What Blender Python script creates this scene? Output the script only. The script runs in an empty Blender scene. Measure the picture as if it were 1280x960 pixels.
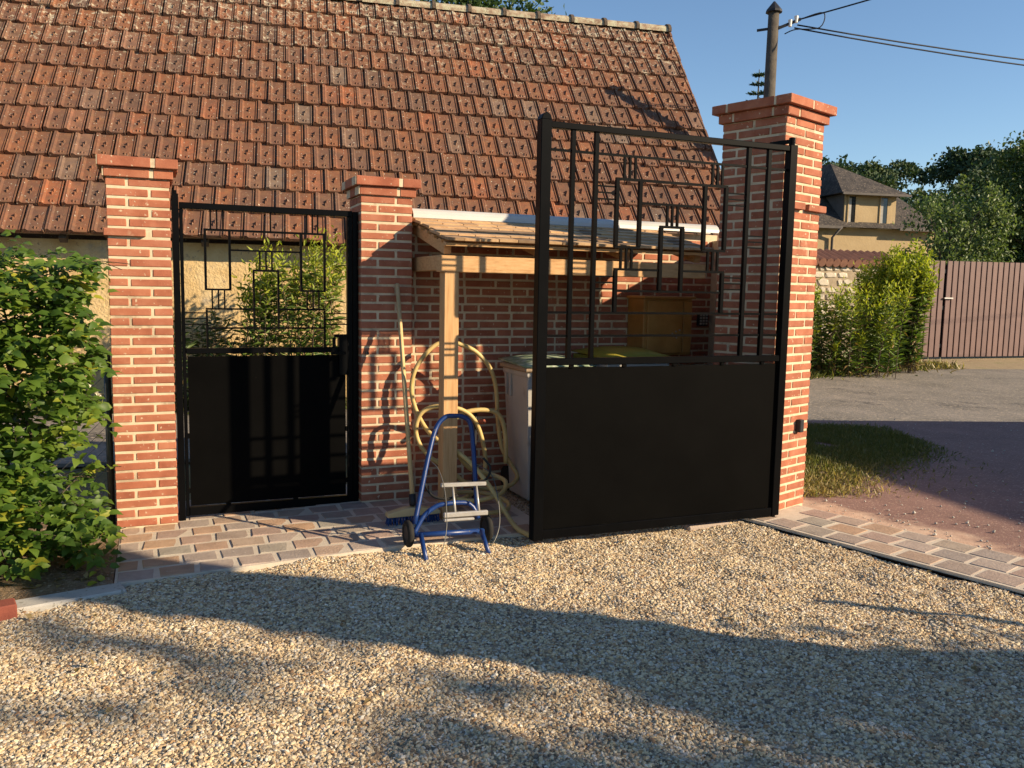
import bpy, bmesh, math, random
import numpy as np
from mathutils import Vector, Matrix, noise as mnoise
random.seed(7); RNG = np.random.default_rng(11)
R = math.radians
scene = bpy.context.scene
COL = scene.collection

# ---------------------------------------------------------------- camera
PITCH, ROLL, CAMH, FPX = math.atan(116/1060), 0.018, 1.4, 1060.0
_fw = Vector((0, math.cos(PITCH), -math.sin(PITCH))); _u0 = Vector((0, math.sin(PITCH), math.cos(PITCH))); _r0 = Vector((1, 0, 0))
_rt = _r0*math.cos(ROLL) + _u0*math.sin(ROLL); _up = _u0*math.cos(ROLL) - _r0*math.sin(ROLL)
cam_data = bpy.data.cameras.new('camera'); cam = bpy.data.objects.new('camera', cam_data); COL.objects.link(cam)
cam_data.sensor_width = 36.0; cam_data.lens = 36.0*FPX/1280.0; cam_data.clip_start = 0.05; cam_data.clip_end = 3000
cam.matrix_world = Matrix(((_rt.x, _up.x, -_fw.x, 0), (_rt.y, _up.y, -_fw.y, 0), (_rt.z, _up.z, -_fw.z, CAMH), (0, 0, 0, 1)))
scene.camera = cam

# ---------------------------------------------------------------- sky, sun, exposure
SUN_AZ, SUN_EL = R(108.0), R(23.5)          # azimuth clockwise from +Y
SUN = Vector((math.sin(SUN_AZ)*math.cos(SUN_EL), math.cos(SUN_AZ)*math.cos(SUN_EL), math.sin(SUN_EL)))
world = bpy.data.worlds.new('World'); scene.world = world; world.use_nodes = True
wn = world.node_tree.nodes; wl = world.node_tree.links
sky = wn.new('ShaderNodeTexSky'); sky.sky_type = 'NISHITA'; sky.sun_disc = False
sky.sun_elevation = SUN_EL; sky.sun_rotation = SUN_AZ; sky.altitude = 100; sky.air_density = 1.0; sky.dust_density = 0.0; sky.ozone_density = 3.0
_hs = wn.new('ShaderNodeHueSaturation'); _hs.inputs['Saturation'].default_value = 1.02; wl.new(sky.outputs[0], _hs.inputs['Color'])
wl.new(_hs.outputs[0], wn['Background'].inputs[0]); wn['Background'].inputs[1].default_value = 0.085
sun_data = bpy.data.lights.new('sun', 'SUN'); sun_data.energy = 5.0; sun_data.angle = R(0.6); sun_data.color = (1.0, 0.80, 0.54)
sun = bpy.data.objects.new('sun', sun_data); COL.objects.link(sun); sun.location = (20, -6, 12)
sun.rotation_euler = (-SUN).to_track_quat('-Z', 'Y').to_euler()
scene.view_settings.view_transform = 'Standard'; scene.view_settings.look = 'None'
scene.view_settings.exposure = 0.90; scene.view_settings.gamma = 1.0; scene.view_settings.use_curve_mapping = False
scene.render.engine = 'CYCLES'; scene.cycles.max_bounces = 6; scene.cycles.use_denoising = True

# ---------------------------------------------------------------- materials
def _mat(name):
    m = bpy.data.materials.new(name); m.use_nodes = True
    return m, m.node_tree.nodes, m.node_tree.links, m.node_tree.nodes['Principled BSDF']
def _noise(n, l, pos, scale, detail=5, rough=.6):
    t = n.new('ShaderNodeTexNoise'); t.inputs['Scale'].default_value = scale; t.inputs['Detail'].default_value = detail; t.inputs['Roughness'].default_value = rough
    l.new(pos, t.inputs['Vector']); return t.outputs['Fac']
def _ramp(n, l, fac, stops, interp='LINEAR'):
    r = n.new('ShaderNodeValToRGB'); r.color_ramp.interpolation = interp
    e = r.color_ramp.elements
    while len(e) < len(stops): e.new(0.5)
    for k, (p, c) in enumerate(stops): e[k].position = p; e[k].color = (*c, 1) if len(c) == 3 else c
    l.new(fac, r.inputs[0]); return r.outputs[0]
def _mix(n, l, fac, a, b, mode='MIX'):
    x = n.new('ShaderNodeMix'); x.data_type = 'RGBA'; x.blend_type = mode
    for s, v in ((x.inputs[0], fac), (x.inputs[6], a), (x.inputs[7], b)):
        if hasattr(v, 'is_linked'): l.new(v, s)
        elif isinstance(v, (int, float)): s.default_value = v
        else: s.default_value = (*v, 1)
    return x.outputs[2]
def _bump(n, l, h, strength, dist, b):
    q = n.new('ShaderNodeBump'); q.inputs['Strength'].default_value = strength; q.inputs['Distance'].default_value = dist
    l.new(h, q.inputs['Height']); l.new(q.outputs[0], b.inputs['Normal'])
def surf(name, cols, scale=6, speck=None, speck_scale=60, speck_at=.62, rough=.85, bump=.35, bscale=120, bdist=.004, obj_ramp=None, spec=.25, metal=0.0, blotch=None, stretch=None):
    """noise between cols; obj_ramp: per object tint; speck: colour of spots; blotch: (colour, scale, threshold)"""
    m, n, l, b = _mat(name)
    g = n.new('ShaderNodeNewGeometry').outputs['Position']
    if stretch:
        sv = n.new('ShaderNodeVectorMath'); sv.operation = 'MULTIPLY'; sv.inputs[1].default_value = stretch; l.new(g, sv.inputs[0]); g = sv.outputs[0]
    f = _noise(n, l, g, scale)
    k = len(cols)
    c = _ramp(n, l, f, [(.3+.4*i/max(1, k-1), cols[i]) for i in range(k)])
    if obj_ramp:
        oi = n.new('ShaderNodeObjectInfo').outputs['Random']
        t = _ramp(n, l, oi, [((i+.5)/len(obj_ramp), obj_ramp[i]) for i in range(len(obj_ramp))])
        c = _mix(n, l, 1.0, c, t, 'MULTIPLY')
    if blotch:
        bf = _noise(n, l, g, blotch[1], 6, .65)
        c = _mix(n, l, _ramp(n, l, bf, [(blotch[2], (0, 0, 0)), (min(1, blotch[2]+.1), (1, 1, 1))]), c, blotch[0])
    if speck:
        sf = _noise(n, l, g, speck_scale, 3, .5)
        c = _mix(n, l, _ramp(n, l, sf, [(speck_at, (0, 0, 0)), (speck_at+.06, (1, 1, 1))]), c, speck)
    l.new(c, b.inputs['Base Color'])
    b.inputs['Roughness'].default_value = rough; b.inputs['Specular IOR Level'].default_value = spec; b.inputs['Metallic'].default_value = metal
    if bump: _bump(n, l, _noise(n, l, g, bscale, 4), bump, bdist, b)
    return m
def leafmat(name, stops, trans=.35, rough=.5):
    m, n, l, b = _mat(name)
    a = n.new('ShaderNodeAttribute'); a.attribute_name = 'tint'
    c = _ramp(n, l, a.outputs['Fac'], stops)
    l.new(c, b.inputs['Base Color']); b.inputs['Roughness'].default_value = rough; b.inputs['Specular IOR Level'].default_value = .35
    t = n.new('ShaderNodeBsdfTranslucent'); l.new(_mix(n, l, 1.0, c, (1.5, 1.6, .7), 'MULTIPLY'), t.inputs[0])
    s = n.new('ShaderNodeMixShader'); s.inputs[0].default_value = trans
    l.new(b.outputs[0], s.inputs[1]); l.new(t.outputs[0], s.inputs[2]); l.new(s.outputs[0], n['Material Output'].inputs[0])
    return m
MT = {}
MT['brick'] = surf('brick_clay', [(.27, .090, .051), (.345, .122, .070), (.40, .162, .098)], 9, speck=(.52, .40, .28), speck_scale=48, speck_at=.66, obj_ramp=[(1, 1, 1), (.90, .90, .92), (1.08, 1.10, 1.06), (.96, 1.0, 1.0), (.82, .80, .82), (1.04, 1.06, 1.02), (.93, .9, .9)], blotch=((.42, .25, .165), 7, .64), bump=.5, bscale=160, rough=.9)
MT['mortar'] = surf('lime_mortar', [(.50, .41, .28), (.63, .53, .38)], 14, bump=.6, bscale=300, bdist=.003, rough=.95, blotch=((.38, .30, .21), 6, .54))
def tile_mat():
    m, n, l, b = _mat('roof_tile_clay')
    g = n.new('ShaderNodeNewGeometry').outputs['Position']
    oi = n.new('ShaderNodeAttribute'); oi.attribute_name = 'tint'
    ob = n.new('ShaderNodeObjectInfo').outputs['Random']
    ad = n.new('ShaderNodeMath'); ad.operation = 'ADD'; l.new(oi.outputs['Fac'], ad.inputs[0]); l.new(ob, ad.inputs[1])
    fr = n.new('ShaderNodeMath'); fr.operation = 'FRACT'; l.new(ad.outputs[0], fr.inputs[0])
    c = _ramp(n, l, fr.outputs[0], [(0, (.205, .088, .050)), (.16, (.165, .085, .058)), (.3, (.235, .098, .050)), (.42, (.135, .085, .066)), (.55, (.20, .092, .054)), (.7, (.26, .105, .052)), (.8, (.16, .088, .062)), (.92, (.31, .110, .052)), (.96, (.19, .15, .12)), (1, (.22, .095, .05))])
    c = _mix(n, l, _ramp(n, l, _noise(n, l, g, 19, 5, .7), [(.45, (.0, 0, 0)), (.72, (.6, .6, .6))]), c, (.25, .155, .075))
    c = _mix(n, l, _ramp(n, l, _noise(n, l, g, 7, 6, .7), [(.38, (.0, 0, 0)), (.70, (.85, .85, .85))]), c, (.105, .066, .050))
    c = _mix(n, l, 1.0, c, (.88, .84, .84), 'MULTIPLY')
    sx = n.new('ShaderNodeSeparateXYZ'); l.new(g, sx.inputs[0])
    mr = n.new('ShaderNodeMapRange'); mr.inputs[1].default_value = 3.2; mr.inputs[2].default_value = 6.0; mr.inputs[3].default_value = -.03; mr.inputs[4].default_value = .125
    l.new(sx.outputs[2], mr.inputs[0])
    a2 = n.new('ShaderNodeMath'); a2.operation = 'ADD'; l.new(_noise(n, l, g, 13, 8, .78), a2.inputs[0]); l.new(mr.outputs[0], a2.inputs[1])
    c = _mix(n, l, _ramp(n, l, a2.outputs[0], [(.61, (0, 0, 0)), (.68, (.85, .85, .85))]), c, (.44, .40, .30))
    c = _mix(n, l, _ramp(n, l, _noise(n, l, g, 42, 3, .5), [(.67, (0, 0, 0)), (.71, (.9, .9, .9))]), c, (.50, .47, .38))
    l.new(c, b.inputs['Base Color']); b.inputs['Roughness'].default_value = .88; b.inputs['Specular IOR Level'].default_value = .2
    _bump(n, l, _noise(n, l, g, 90, 5), .5, .006, b)
    return m
MT['tile'] = tile_mat()
MT['ridge'] = surf('ridge_tile_mossy', [(.16, .10, .07), (.30, .22, .15), (.44, .40, .29)], 8, blotch=((.40, .38, .27), 9, .48), bump=.8, bscale=60, bdist=.01)
MT['cement'] = surf('verge_cement', [(.20, .13, .10), (.30, .24, .18)], 10)
MT['ochre'] = surf('ochre_render', [(.42, .28, .12), (.55, .39, .19), (.62, .47, .26)], 2.5, speck=(.34, .25, .15), speck_scale=14, speck_at=.64, bump=.8, bscale=30, bdist=.02, blotch=((.36, .30, .22), 1.6, .60))
MT['black'] = surf('black_gate_paint', [(.0022, .0023, .0027), (.0038, .0039, .0043)], 5, speck=(.03, .03, .03), speck_scale=140, speck_at=.73, rough=.35, bump=.10, bscale=200, bdist=.001, spec=.05)
MT['panel'] = surf('black_sheet_panel', [(.0016, .0015, .0015), (.0028, .0027, .0026)], 3, rough=.6, bump=.05, bscale=30, bdist=.002, spec=.03, speck=(.03, .026, .02), speck_scale=85, speck_at=.75)
MT['wood'] = surf('planed_pine_upright', [(.40, .22, .095), (.52, .31, .145), (.58, .36, .18)], 9, bump=.3, bscale=30, rough=.75, stretch=(6, 6, .5), blotch=((.33, .17, .075), 3, .66))
MT['beamwood'] = surf('planed_pine_beam', [(.40, .22, .095), (.52, .31, .145), (.58, .36, .18)], 9, bump=.3, bscale=30, rough=.75, stretch=(.6, 3, 8), blotch=((.33, .17, .075), 3, .66))
MT['shingle'] = surf('cedar_shingle', [(.44, .28, .15), (.56, .38, .22)], 18, obj_ramp=[(1, 1, 1), (.8, .78, .76), (1.1, 1.08, 1.0), (.95, .95, .95), (1.05, 1, .95), (.42, .42, .45)], bump=.5, bscale=90)
MT['zinc'] = surf('painted_metal_cap', [(.42, .41, .39), (.50, .49, .47)], 4, rough=.45, bump=.08, spec=.5)
MT['cabinet'] = surf('varnished_oak', [(.30, .135, .03), (.42, .21, .055)], 9, rough=.45, bump=.15, bscale=60, spec=.45)
MT['darkplastic'] = surf('dark_plastic', [(.02, .021, .024), (.03, .03, .034)], 8, rough=.5, bump=.1)
MT['binbody'] = surf('grey_bin_plastic', [(.36, .34, .31), (.44, .42, .38)], 5, rough=.6, bump=.1, blotch=((.28, .26, .23), 6, .6))
MT['lidgreen'] = surf('faded_green_lid', [(.13, .19, .12), (.24, .30, .20), (.42, .44, .36)], 22, rough=.6, bump=.2)
MT['lidbrown'] = surf('bin_rim_brown', [(.25, .18, .12), (.33, .25, .17)], 9, rough=.65)
MT['lidyellow'] = surf('yellow_bin_lid', [(.24, .20, .025), (.30, .25, .04)], 6, rough=.5)
MT['hose'] = surf('yellow_hose', [(.46, .33, .12), (.58, .43, .18)], 12, rough=.5, bump=.1, spec=.4, blotch=((.34, .27, .15), 10, .6))
MT['blue'] = surf('blue_enamel', [(.004, .024, .115), (.006, .034, .155)], 10, rough=.38, bump=.06, spec=.5, speck=(.10, .10, .11), speck_scale=60, speck_at=.64)
MT['alu'] = surf('dull_aluminium', [(.42, .40, .37), (.55, .53, .50)], 20, rough=.4, metal=.5, bump=.1)
MT['rubber'] = surf('black_rubber', [(.012, .012, .012), (.025, .024, .022)], 12, rough=.8)
MT['broomwood'] = surf('broom_handle_wood', [(.50, .36, .17), (.60, .45, .24)], 12, rough=.6, bump=.1)
MT['bristle'] = surf('blue_bristles', [(.01, .035, .13), (.02, .06, .20)], 60, rough=.7)
MT['cobble'] = surf('sandstone_cobble', [(.30, .25, .22), (.40, .34, .30)], 11, obj_ramp=[(1, .95, .9), (1.15, .98, .82), (.88, .95, .90), (.95, .82, .74), (1.1, 1.05, 1), (.82, .82, .82), (1.2, .92, .66), (1.0, .86, .80)], bump=.6, bscale=70, bdist=.006, speck=(.48, .42, .35), speck_scale=55, speck_at=.68)
MT['joint'] = surf('paving_joint', [(.50, .43, .34), (.60, .52, .42)], 20, bump=.5, bscale=200)
MT['kerb'] = surf('concrete_kerb', [(.36, .34, .30), (.46, .44, .40)], 6, speck=(.26, .24, .2), speck_scale=40)
MT['soil'] = surf('dry_soil', [(.13, .085, .05), (.22, .15, .09), (.30, .22, .14)], 9, bump=1, bscale=40, bdist=.03, speck=(.40, .33, .25), speck_scale=50, speck_at=.6)
MT['gravelbase'] = surf('gravel_bed', [(.20, .155, .10), (.36, .29, .20), (.46, .39, .29)], 70, bump=1, bscale=120, bdist=.012)
MT['asphalt'] = surf('weathered_asphalt', [(.15, .135, .115), (.20, .18, .155), (.25, .22, .19)], 1.2, speck=(.34, .29, .23), speck_scale=24, speck_at=.57, bump=1, bscale=40, bdist=.012, blotch=((.10, .092, .084), 1.1, .57))
MT['dryverge'] = surf('dry_earth_verge', [(.24, .18, .11), (.34, .26, .16), (.22, .20, .09)], 2.5, speck=(.42, .34, .24), speck_scale=30, bump=.8, bscale=40, bdist=.02)
MT['earth'] = surf('rough_meadow_ground', [(.10, .10, .04), (.17, .15, .07), (.24, .20, .11)], 1.5, bump=1, bscale=25, bdist=.04)
def apron_mat():
    m, n, l, b = _mat('red_asphalt_with_sand')
    g = n.new('ShaderNodeNewGeometry').outputs['Position']
    red = _ramp(n, l, _noise(n, l, g, 2.2, 6, .7), [(.3, (.185, .112, .096)), (.7, (.265, .160, .135))])
    red = _mix(n, l, _ramp(n, l, _noise(n, l, g, 65, 3), [(.58, (0, 0, 0)), (.66, (1, 1, 1))]), red, (.40, .28, .22))
    sand = _ramp(n, l, _noise(n, l, g, 5, 6), [(.35, (.50, .33, .24)), (.7, (.60, .45, .34))])
    # distance from the cobble strip's outer edge
    d = n.new('ShaderNodeVectorMath'); d.operation = 'DOT_PRODUCT'; l.new(g, d.inputs[0]); d.inputs[1].default_value = (.781, .624, 0)
    s = n.new('ShaderNodeMath'); s.operation = 'SUBTRACT'; l.new(d.outputs['Value'], s.inputs[0]); s.inputs[1].default_value = 1.529*.781+4.947*.624+.55
    nn = n.new('ShaderNodeMath'); nn.operation = 'MULTIPLY_ADD'; l.new(_noise(n, l, g, 2.6, 6, .7), nn.inputs[0]); nn.inputs[1].default_value = -.9; nn.inputs[2].default_value = .45
    a = n.new('ShaderNodeMath'); a.operation = 'ADD'; l.new(s.outputs[0], a.inputs[0]); l.new(nn.outputs[0], a.inputs[1])
    c = _mix(n, l, _ramp(n, l, a.outputs[0], [(.10, (0, 0, 0)), (.34, (1, 1, 1))]), sand, red)
    l.new(c, b.inputs['Base Color']); b.inputs['Roughness'].default_value = .92; b.inputs['Specular IOR Level'].default_value = .2
    _bump(n, l, _noise(n, l, g, 110, 4), .7, .006, b)
    return m
MT['apron'] = apron_mat()
MT['bark'] = surf('bark', [(.07, .05, .035), (.13, .10, .075)], 14, bump=1, bscale=40, bdist=.02)
MT['poleywood'] = surf('creosoted_pole', [(.060, .050, .040), (.105, .09, .072)], 9, bump=.6, bscale=30, bdist=.01)
MT['slate'] = surf('dark_slate_roof', [(.030, .027, .026), (.055, .048, .045), (.09, .075, .063)], 5, speck=(.17, .14, .11), speck_scale=16, speck_at=.6, bump=.6, bscale=20, bdist=.03)
MT['housewall'] = surf('ochre_house_render', [(.36, .265, .15), (.43, .325, .19)], 1.5, bump=.5, bscale=14, bdist=.02)
MT['greywall'] = surf('gutter_grey_and_cheek_shade', [(.10, .09, .085), (.14, .125, .115)], 4)  # grey of gutters and downpipe; also paints the dormer side's shade
MT['white'] = surf('white_paint', [(.70, .68, .64), (.78, .76, .72)], 5, rough=.6, bump=.1)
MT['glass'] = surf('dark_window_glass', [(.015, .016, .018), (.02, .021, .023)], 3, rough=.1, bump=0, spec=.6)
MT['curtain'] = surf('grey_curtain', [(.30, .29, .27), (.40, .38, .35)], 8, bump=.1)
MT['plank'] = surf('purple_brown_plank', [(.135, .082, .076), (.165, .10, .092)], 4, obj_ramp=[(1, 1, 1), (.93, .93, .94), (1.06, 1.05, 1.04)], rough=.6, bump=.1, spec=.3)
MT['stone'] = surf('field_stone', [(.30, .26, .20), (.48, .43, .35), (.58, .53, .45)], 4, speck=(.35, .2, .13), speck_scale=3.1, speck_at=.66, bump=.6, bscale=25, bdist=.02)
MT['stonemortar'] = surf('earth_mortar', [(.25, .20, .14), (.36, .29, .21)], 9)
MT['coptile'] = surf('coping_tile', [(.16, .08, .06), (.26, .13, .09)], 6, bump=.4)
MT['wire'] = surf('wire_grey', [(.10, .10, .10), (.15, .15, .14)], 20, rough=.5, metal=.6, bump=0)
MT['cable'] = surf('black_cable', [(.012, .012, .014), (.02, .02, .022)], 20, rough=.6, bump=0)
MT['redblock'] = surf('red_terracotta', [(.20, .058, .040), (.27, .08, .052)], 20)
MT['roughwall'] = surf('neighbour_render', [(.45, .38, .28), (.55, .47, .36)], 2)
MT['hedgeleaf'] = leafmat('hedge_leaf', [(0, (.040, .085, .012)), (.5, (.085, .150, .020)), (.85, (.14, .205, .027)), (1, (.30, .30, .03))])
MT['weedleaf'] = leafmat('weed_leaf', [(0, (.065, .12, .026)), (.55, (.13, .195, .04)), (1, (.25, .27, .06))], .3)
MT['plume'] = leafmat('goldenrod_plume', [(0, (.19, .26, .03)), (1, (.40, .41, .035))], .35)
MT['drystalk'] = leafmat('dry_stalk_leaf', [(0, (.16, .12, .05)), (1, (.28, .20, .09))], .2)
MT['treeleaf'] = leafmat('tree_leaf', [(0, (.028, .060, .020)), (.6, (.055, .095, .026)), (1, (.11, .145, .038))], .25)
MT['paleleaf'] = leafmat('pale_tree_leaf', [(0, (.07, .11, .04)), (.6, (.125, .175, .065)), (1, (.22, .26, .12))], .3)
MT['farleaf'] = leafmat('far_tree_leaf', [(0, (.024, .050, .024)), (.6, (.045, .078, .032)), (1, (.105, .13, .05))], .15, .7)
MT['fir'] = leafmat('fir_needle', [(0, (.02, .05, .025)), (1, (.04, .08, .04))], .1)
MT['grass'] = leafmat('grass_blade', [(0, (.07, .10, .025)), (.5, (.14, .15, .045)), (.75, (.27, .22, .10)), (1, (.38, .29, .15))], .3)
MT['petal'] = surf('white_petal', [(.7, .66, .55), (.78, .74, .64)], 30, bump=0)

# ---------------------------------------------------------------- object helpers
WM = {}
def link(o, parent=None, world=None):
    COL.objects.link(o)
    w = world if world is not None else Matrix.Identity(4)
    if parent is not None:
        o.parent = parent; o.matrix_parent_inverse = WM[parent].inverted()
    o.matrix_basis = w; WM[o] = w.copy()
    return o
def tag(o, label=None, cat=None, group=None, kind=None):
    if label: o['label'] = label
    if cat: o['category'] = cat
    if group: o['group'] = group
    if kind: o['kind'] = kind
    return o
def thing(name, loc, label, cat, group=None):
    o = bpy.data.objects.new(name, None); o.empty_display_size = .1
    link(o, None, Matrix.Translation(Vector(loc))); return tag(o, label, cat, group)
class MB:
    def __init__(s): s.v = []; s.f = []
    def add(s, vs, fs):
        k = len(s.v); s.v += [tuple(p) for p in vs]; s.f += [tuple(i+k for i in f) for f in fs]; return s
    def box(s, o, ex, ey, ez, a, b):
        """oriented box: corners a..b in the frame o,ex,ey,ez"""
        vs = [Vector(o)+Vector(ex)*x+Vector(ey)*y+Vector(ez)*z for z in (a[2], b[2]) for y in (a[1], b[1]) for x in (a[0], b[0])]
        return s.add(vs, [(0, 2, 3, 1), (4, 5, 7, 6), (0, 1, 5, 4), (2, 6, 7, 3), (0, 4, 6, 2), (1, 3, 7, 5)])
    def bar(s, p, q, w, h=None, up=(0, 0, 1)):
        p = Vector(p); q = Vector(q); h = h or w; d = (q-p).normalized(); u = Vector(up)
        if abs(d.dot(u)) > .95: u = Vector((math.cos(R(23)), math.sin(R(23)), 0))
        x = d.cross(u).normalized(); y = x.cross(d)
        return s.box(p, x, y, d, (-w/2, -h/2, 0), (w/2, h/2, (q-p).length))
    def tube(s, pts, r, n=8, caps=True):
        pts = [Vector(p) for p in pts]; k0 = len(s.v); prev = None
        for i, p in enumerate(pts):
            d = (pts[min(i+1, len(pts)-1)]-pts[max(i-1, 0)]).normalized()
            if prev is None:
                x = d.orthogonal().normalized()
            else:
                x = (prev-d*prev.dot(d)).normalized()
            prev = x; y = d.cross(x); rr = r[i] if isinstance(r, (list, tuple)) else r
            for k in range(n):
                a = 2*math.pi*k/n; s.v.append(tuple(p+(x*math.cos(a)+y*math.sin(a))*rr))
        for i in range(len(pts)-1):
            for k in range(n):
                a = k0+i*n+k; b = k0+i*n+(k+1) % n; s.f.append((a, b, b+n, a+n))
        if caps:
            s.f.append(tuple(k0+k for k in range(n))[::-1]); e = k0+(len(pts)-1)*n; s.f.append(tuple(e+k for k in range(n)))
        return s
    def prism(s, poly, z0, z1):
        n = len(poly); vs = [(x, y, z0) for x, y in poly]+[(x, y, z1) for x, y in poly]
        return s.add(vs, [tuple(range(n))[::-1], tuple(range(n, 2*n))]+[(i, (i+1) % n, n+(i+1) % n, n+i) for i in range(n)])
    def mesh(s, name, mat, smooth=False):
        m = bpy.data.meshes.new(name); m.from_pydata(s.v, [], s.f); m.materials.append(MT[mat])
        if smooth: m.polygons.foreach_set('use_smooth', [True]*len(m.polygons))
        m.update(); return m
    def build(s, name, mat, parent=None, smooth=False, bevel=0):
        o = bpy.data.objects.new(name, s.mesh(name, mat, smooth)); link(o, parent)
        if bevel:
            md = o.modifiers.new('bevel', 'BEVEL'); md.width = bevel; md.segments = 1; md.limit_method = 'ANGLE'
        return o
def spline(pts, n=6):
    P = [Vector(p) for p in pts]; out = []
    for i in range(len(P)-1):
        a = P[max(i-1, 0)]; b = P[i]; c = P[i+1]; d = P[min(i+2, len(P)-1)]
        for k in range(n):
            t = k/n; out.append(.5*((2*b)+(c-a)*t+(2*a-5*b+4*c-d)*t*t+(3*b-a-3*c+d)*t**3))
    return out+[P[-1]]
# wall frame: s along the street wall, d towards the yard, z up
A0 = R(23); U = Vector((math.cos(A0), math.sin(A0), 0)); N = Vector((math.sin(A0), -math.cos(A0), 0)); L0 = Vector((-2.244, 4.725, 0)); Z = Vector((0, 0, 1))
def W(s, d, z=0): return L0+U*s+N*d+Z*z
def wbox(mb, s0, s1, d0, d1, z0, z1): return mb.box(L0, U, N, Z, (s0, d0, z0), (s1, d1, z1))
def frame(o, ex, ey, ez): return Matrix(((ex[0], ey[0], ez[0], o[0]), (ex[1], ey[1], ez[1], o[1]), (ex[2], ey[2], ez[2], o[2]), (0, 0, 0, 1)))
def pave_z(s): return .045*min(1, max(0, s/1.4))

# ---------------------------------------------------------------- leaf clouds
def leaf_obj(name, mat, parent, pos, axis, nrm, length, width, tint, bend=.15, kind=None, simple=True):
    pos = np.asarray(pos, float); n = len(pos)
    axis = np.asarray(axis, float); axis /= np.linalg.norm(axis, axis=1, keepdims=True)+1e-9
    side = np.cross(axis, nrm); side /= np.linalg.norm(side, axis=1, keepdims=True)+1e-9
    up = np.cross(side, axis)
    Ln = np.broadcast_to(np.asarray(length, float), (n,))[:, None]; Wd = np.broadcast_to(np.asarray(width, float), (n,))[:, None]
    if simple:   # kite folded along its rib
        vs = np.stack([pos, pos+axis*Ln*.45+side*Wd*.5+up*Wd*.18, pos+axis*Ln-up*Ln*bend, pos+axis*Ln*.45-side*Wd*.5+up*Wd*.18], 1)
        fs = np.array([[0, 2, 1], [0, 3, 2]])
    else:        # ovate leaf, pointed tip, folded
        a = [0, .22, .22, .6, .6, 1.0, .22, .6]; sd = [0, .44, -.44, .42, -.42, 0, 0, 0]; h = [0, .14, .14, .10, .10, -bend*1.2, 0, 0]
        vs = np.stack([pos+axis*Ln*a[k]+side*Wd*sd[k]+up*(Wd*h[k] if k not in (5,) else Ln*h[k]) for k in range(8)], 1)
        fs = np.array([[0, 6, 1], [0, 2, 6], [1, 6, 3], [6, 7, 3], [6, 2, 7], [2, 4, 7], [3, 7, 5], [7, 4, 5]])
    nv = vs.shape[1]; nf = len(fs)
    m = bpy.data.meshes.new(name); m.vertices.add(n*nv); m.vertices.foreach_set('co', vs.reshape(-1))
    F = (np.arange(n)[:, None, None]*nv+fs[None]).reshape(-1)
    m.loops.add(len(F)); m.loops.foreach_set('vertex_index', F.astype(np.int32)); m.polygons.add(n*nf)
    m.polygons.foreach_set('loop_start', np.arange(0, 3*n*nf, 3, dtype=np.int32)); m.polygons.foreach_set('loop_total', np.full(n*nf, 3, np.int32))
    at = m.attributes.new('tint', 'FLOAT', 'FACE'); at.data.foreach_set('value', np.repeat(np.broadcast_to(np.asarray(tint, float), (n,)), nf).astype(np.float32))
    m.materials.append(MT[mat]); m.update(calc_edges=True)
    o = bpy.data.objects.new(name, m); link(o, parent)
    if kind: o['kind'] = kind
    return o
def rdirs(n, up=0.0):
    v = RNG.normal(size=(n, 3)); v[:, 2] += up; return v/np.linalg.norm(v, axis=1, keepdims=True)
def tree(name, label, cat, base, h, crown, leafn, leaf, mat, clumps=40, trunk=.12, group=None, spread=.30, seed=1, lean=(0, 0)):
    """crown: list of (cx,cy,cz,rx,ry,rz) ellipsoids relative to base"""
    rg = np.random.default_rng(seed); b = Vector(base)
    t = thing(name, b, label, cat, group)
    top = Vector((lean[0], lean[1], h*.8))
    pts = [b+top*k+Vector((.05*h*math.sin(3*k+seed)*k*.4, .05*h*math.cos(4*k+seed)*k*.4, 0)) for k in (0, .25, .5, .75, 1)]
    MB().tube(pts, [trunk, trunk*.8, trunk*.6, trunk*.4, trunk*.15], 8).build('trunk', 'bark', t, True)
    C = []; 
    vol = np.array([c[3]*c[4]*c[5] for c in crown]); vol = vol/vol.sum()
    for k in range(clumps):
        c = crown[rg.choice(len(crown), p=vol)]; v = rg.normal(size=3); v /= np.linalg.norm(v); rad = rg.uniform(.35, 1)**.5
        C.append((np.array(c[:3])+v*rad*np.array(c[3:]), min(c[3:])*spread*rg.uniform(.6, 1.3)))
    mb = MB()
    for q, r in C[:14]:
        e = b+Vector(q); st = pts[2+int(rg.integers(0, 2))]
        mid = (st+e)/2+Vector((0, 0, -.04*h)); mb.tube([st, mid, e], [trunk*.35, trunk*.2, trunk*.06], 5)
    mb.build('limbs', 'bark', t, True)
    per = leafn//clumps; P = []; T = []
    for q, r in C:
        P.append(np.array(b)+q+rg.normal(size=(per, 3))*r*np.array([.75, .75, .6])); T.append(np.clip(rg.normal(rg.uniform(.25, .7), .2, per), 0, 1))
    P = np.concatenate(P); T = np.concatenate(T); n = len(P)
    ax = rdirs(n, -.3); nm = rdirs(n, .8)
    leaf_obj('crown', mat, t, P, ax, nm, leaf*rg.uniform(.6, 1.3, n), leaf*.62*rg.uniform(.7, 1.2, n), T, kind='stuff')
    return t

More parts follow.
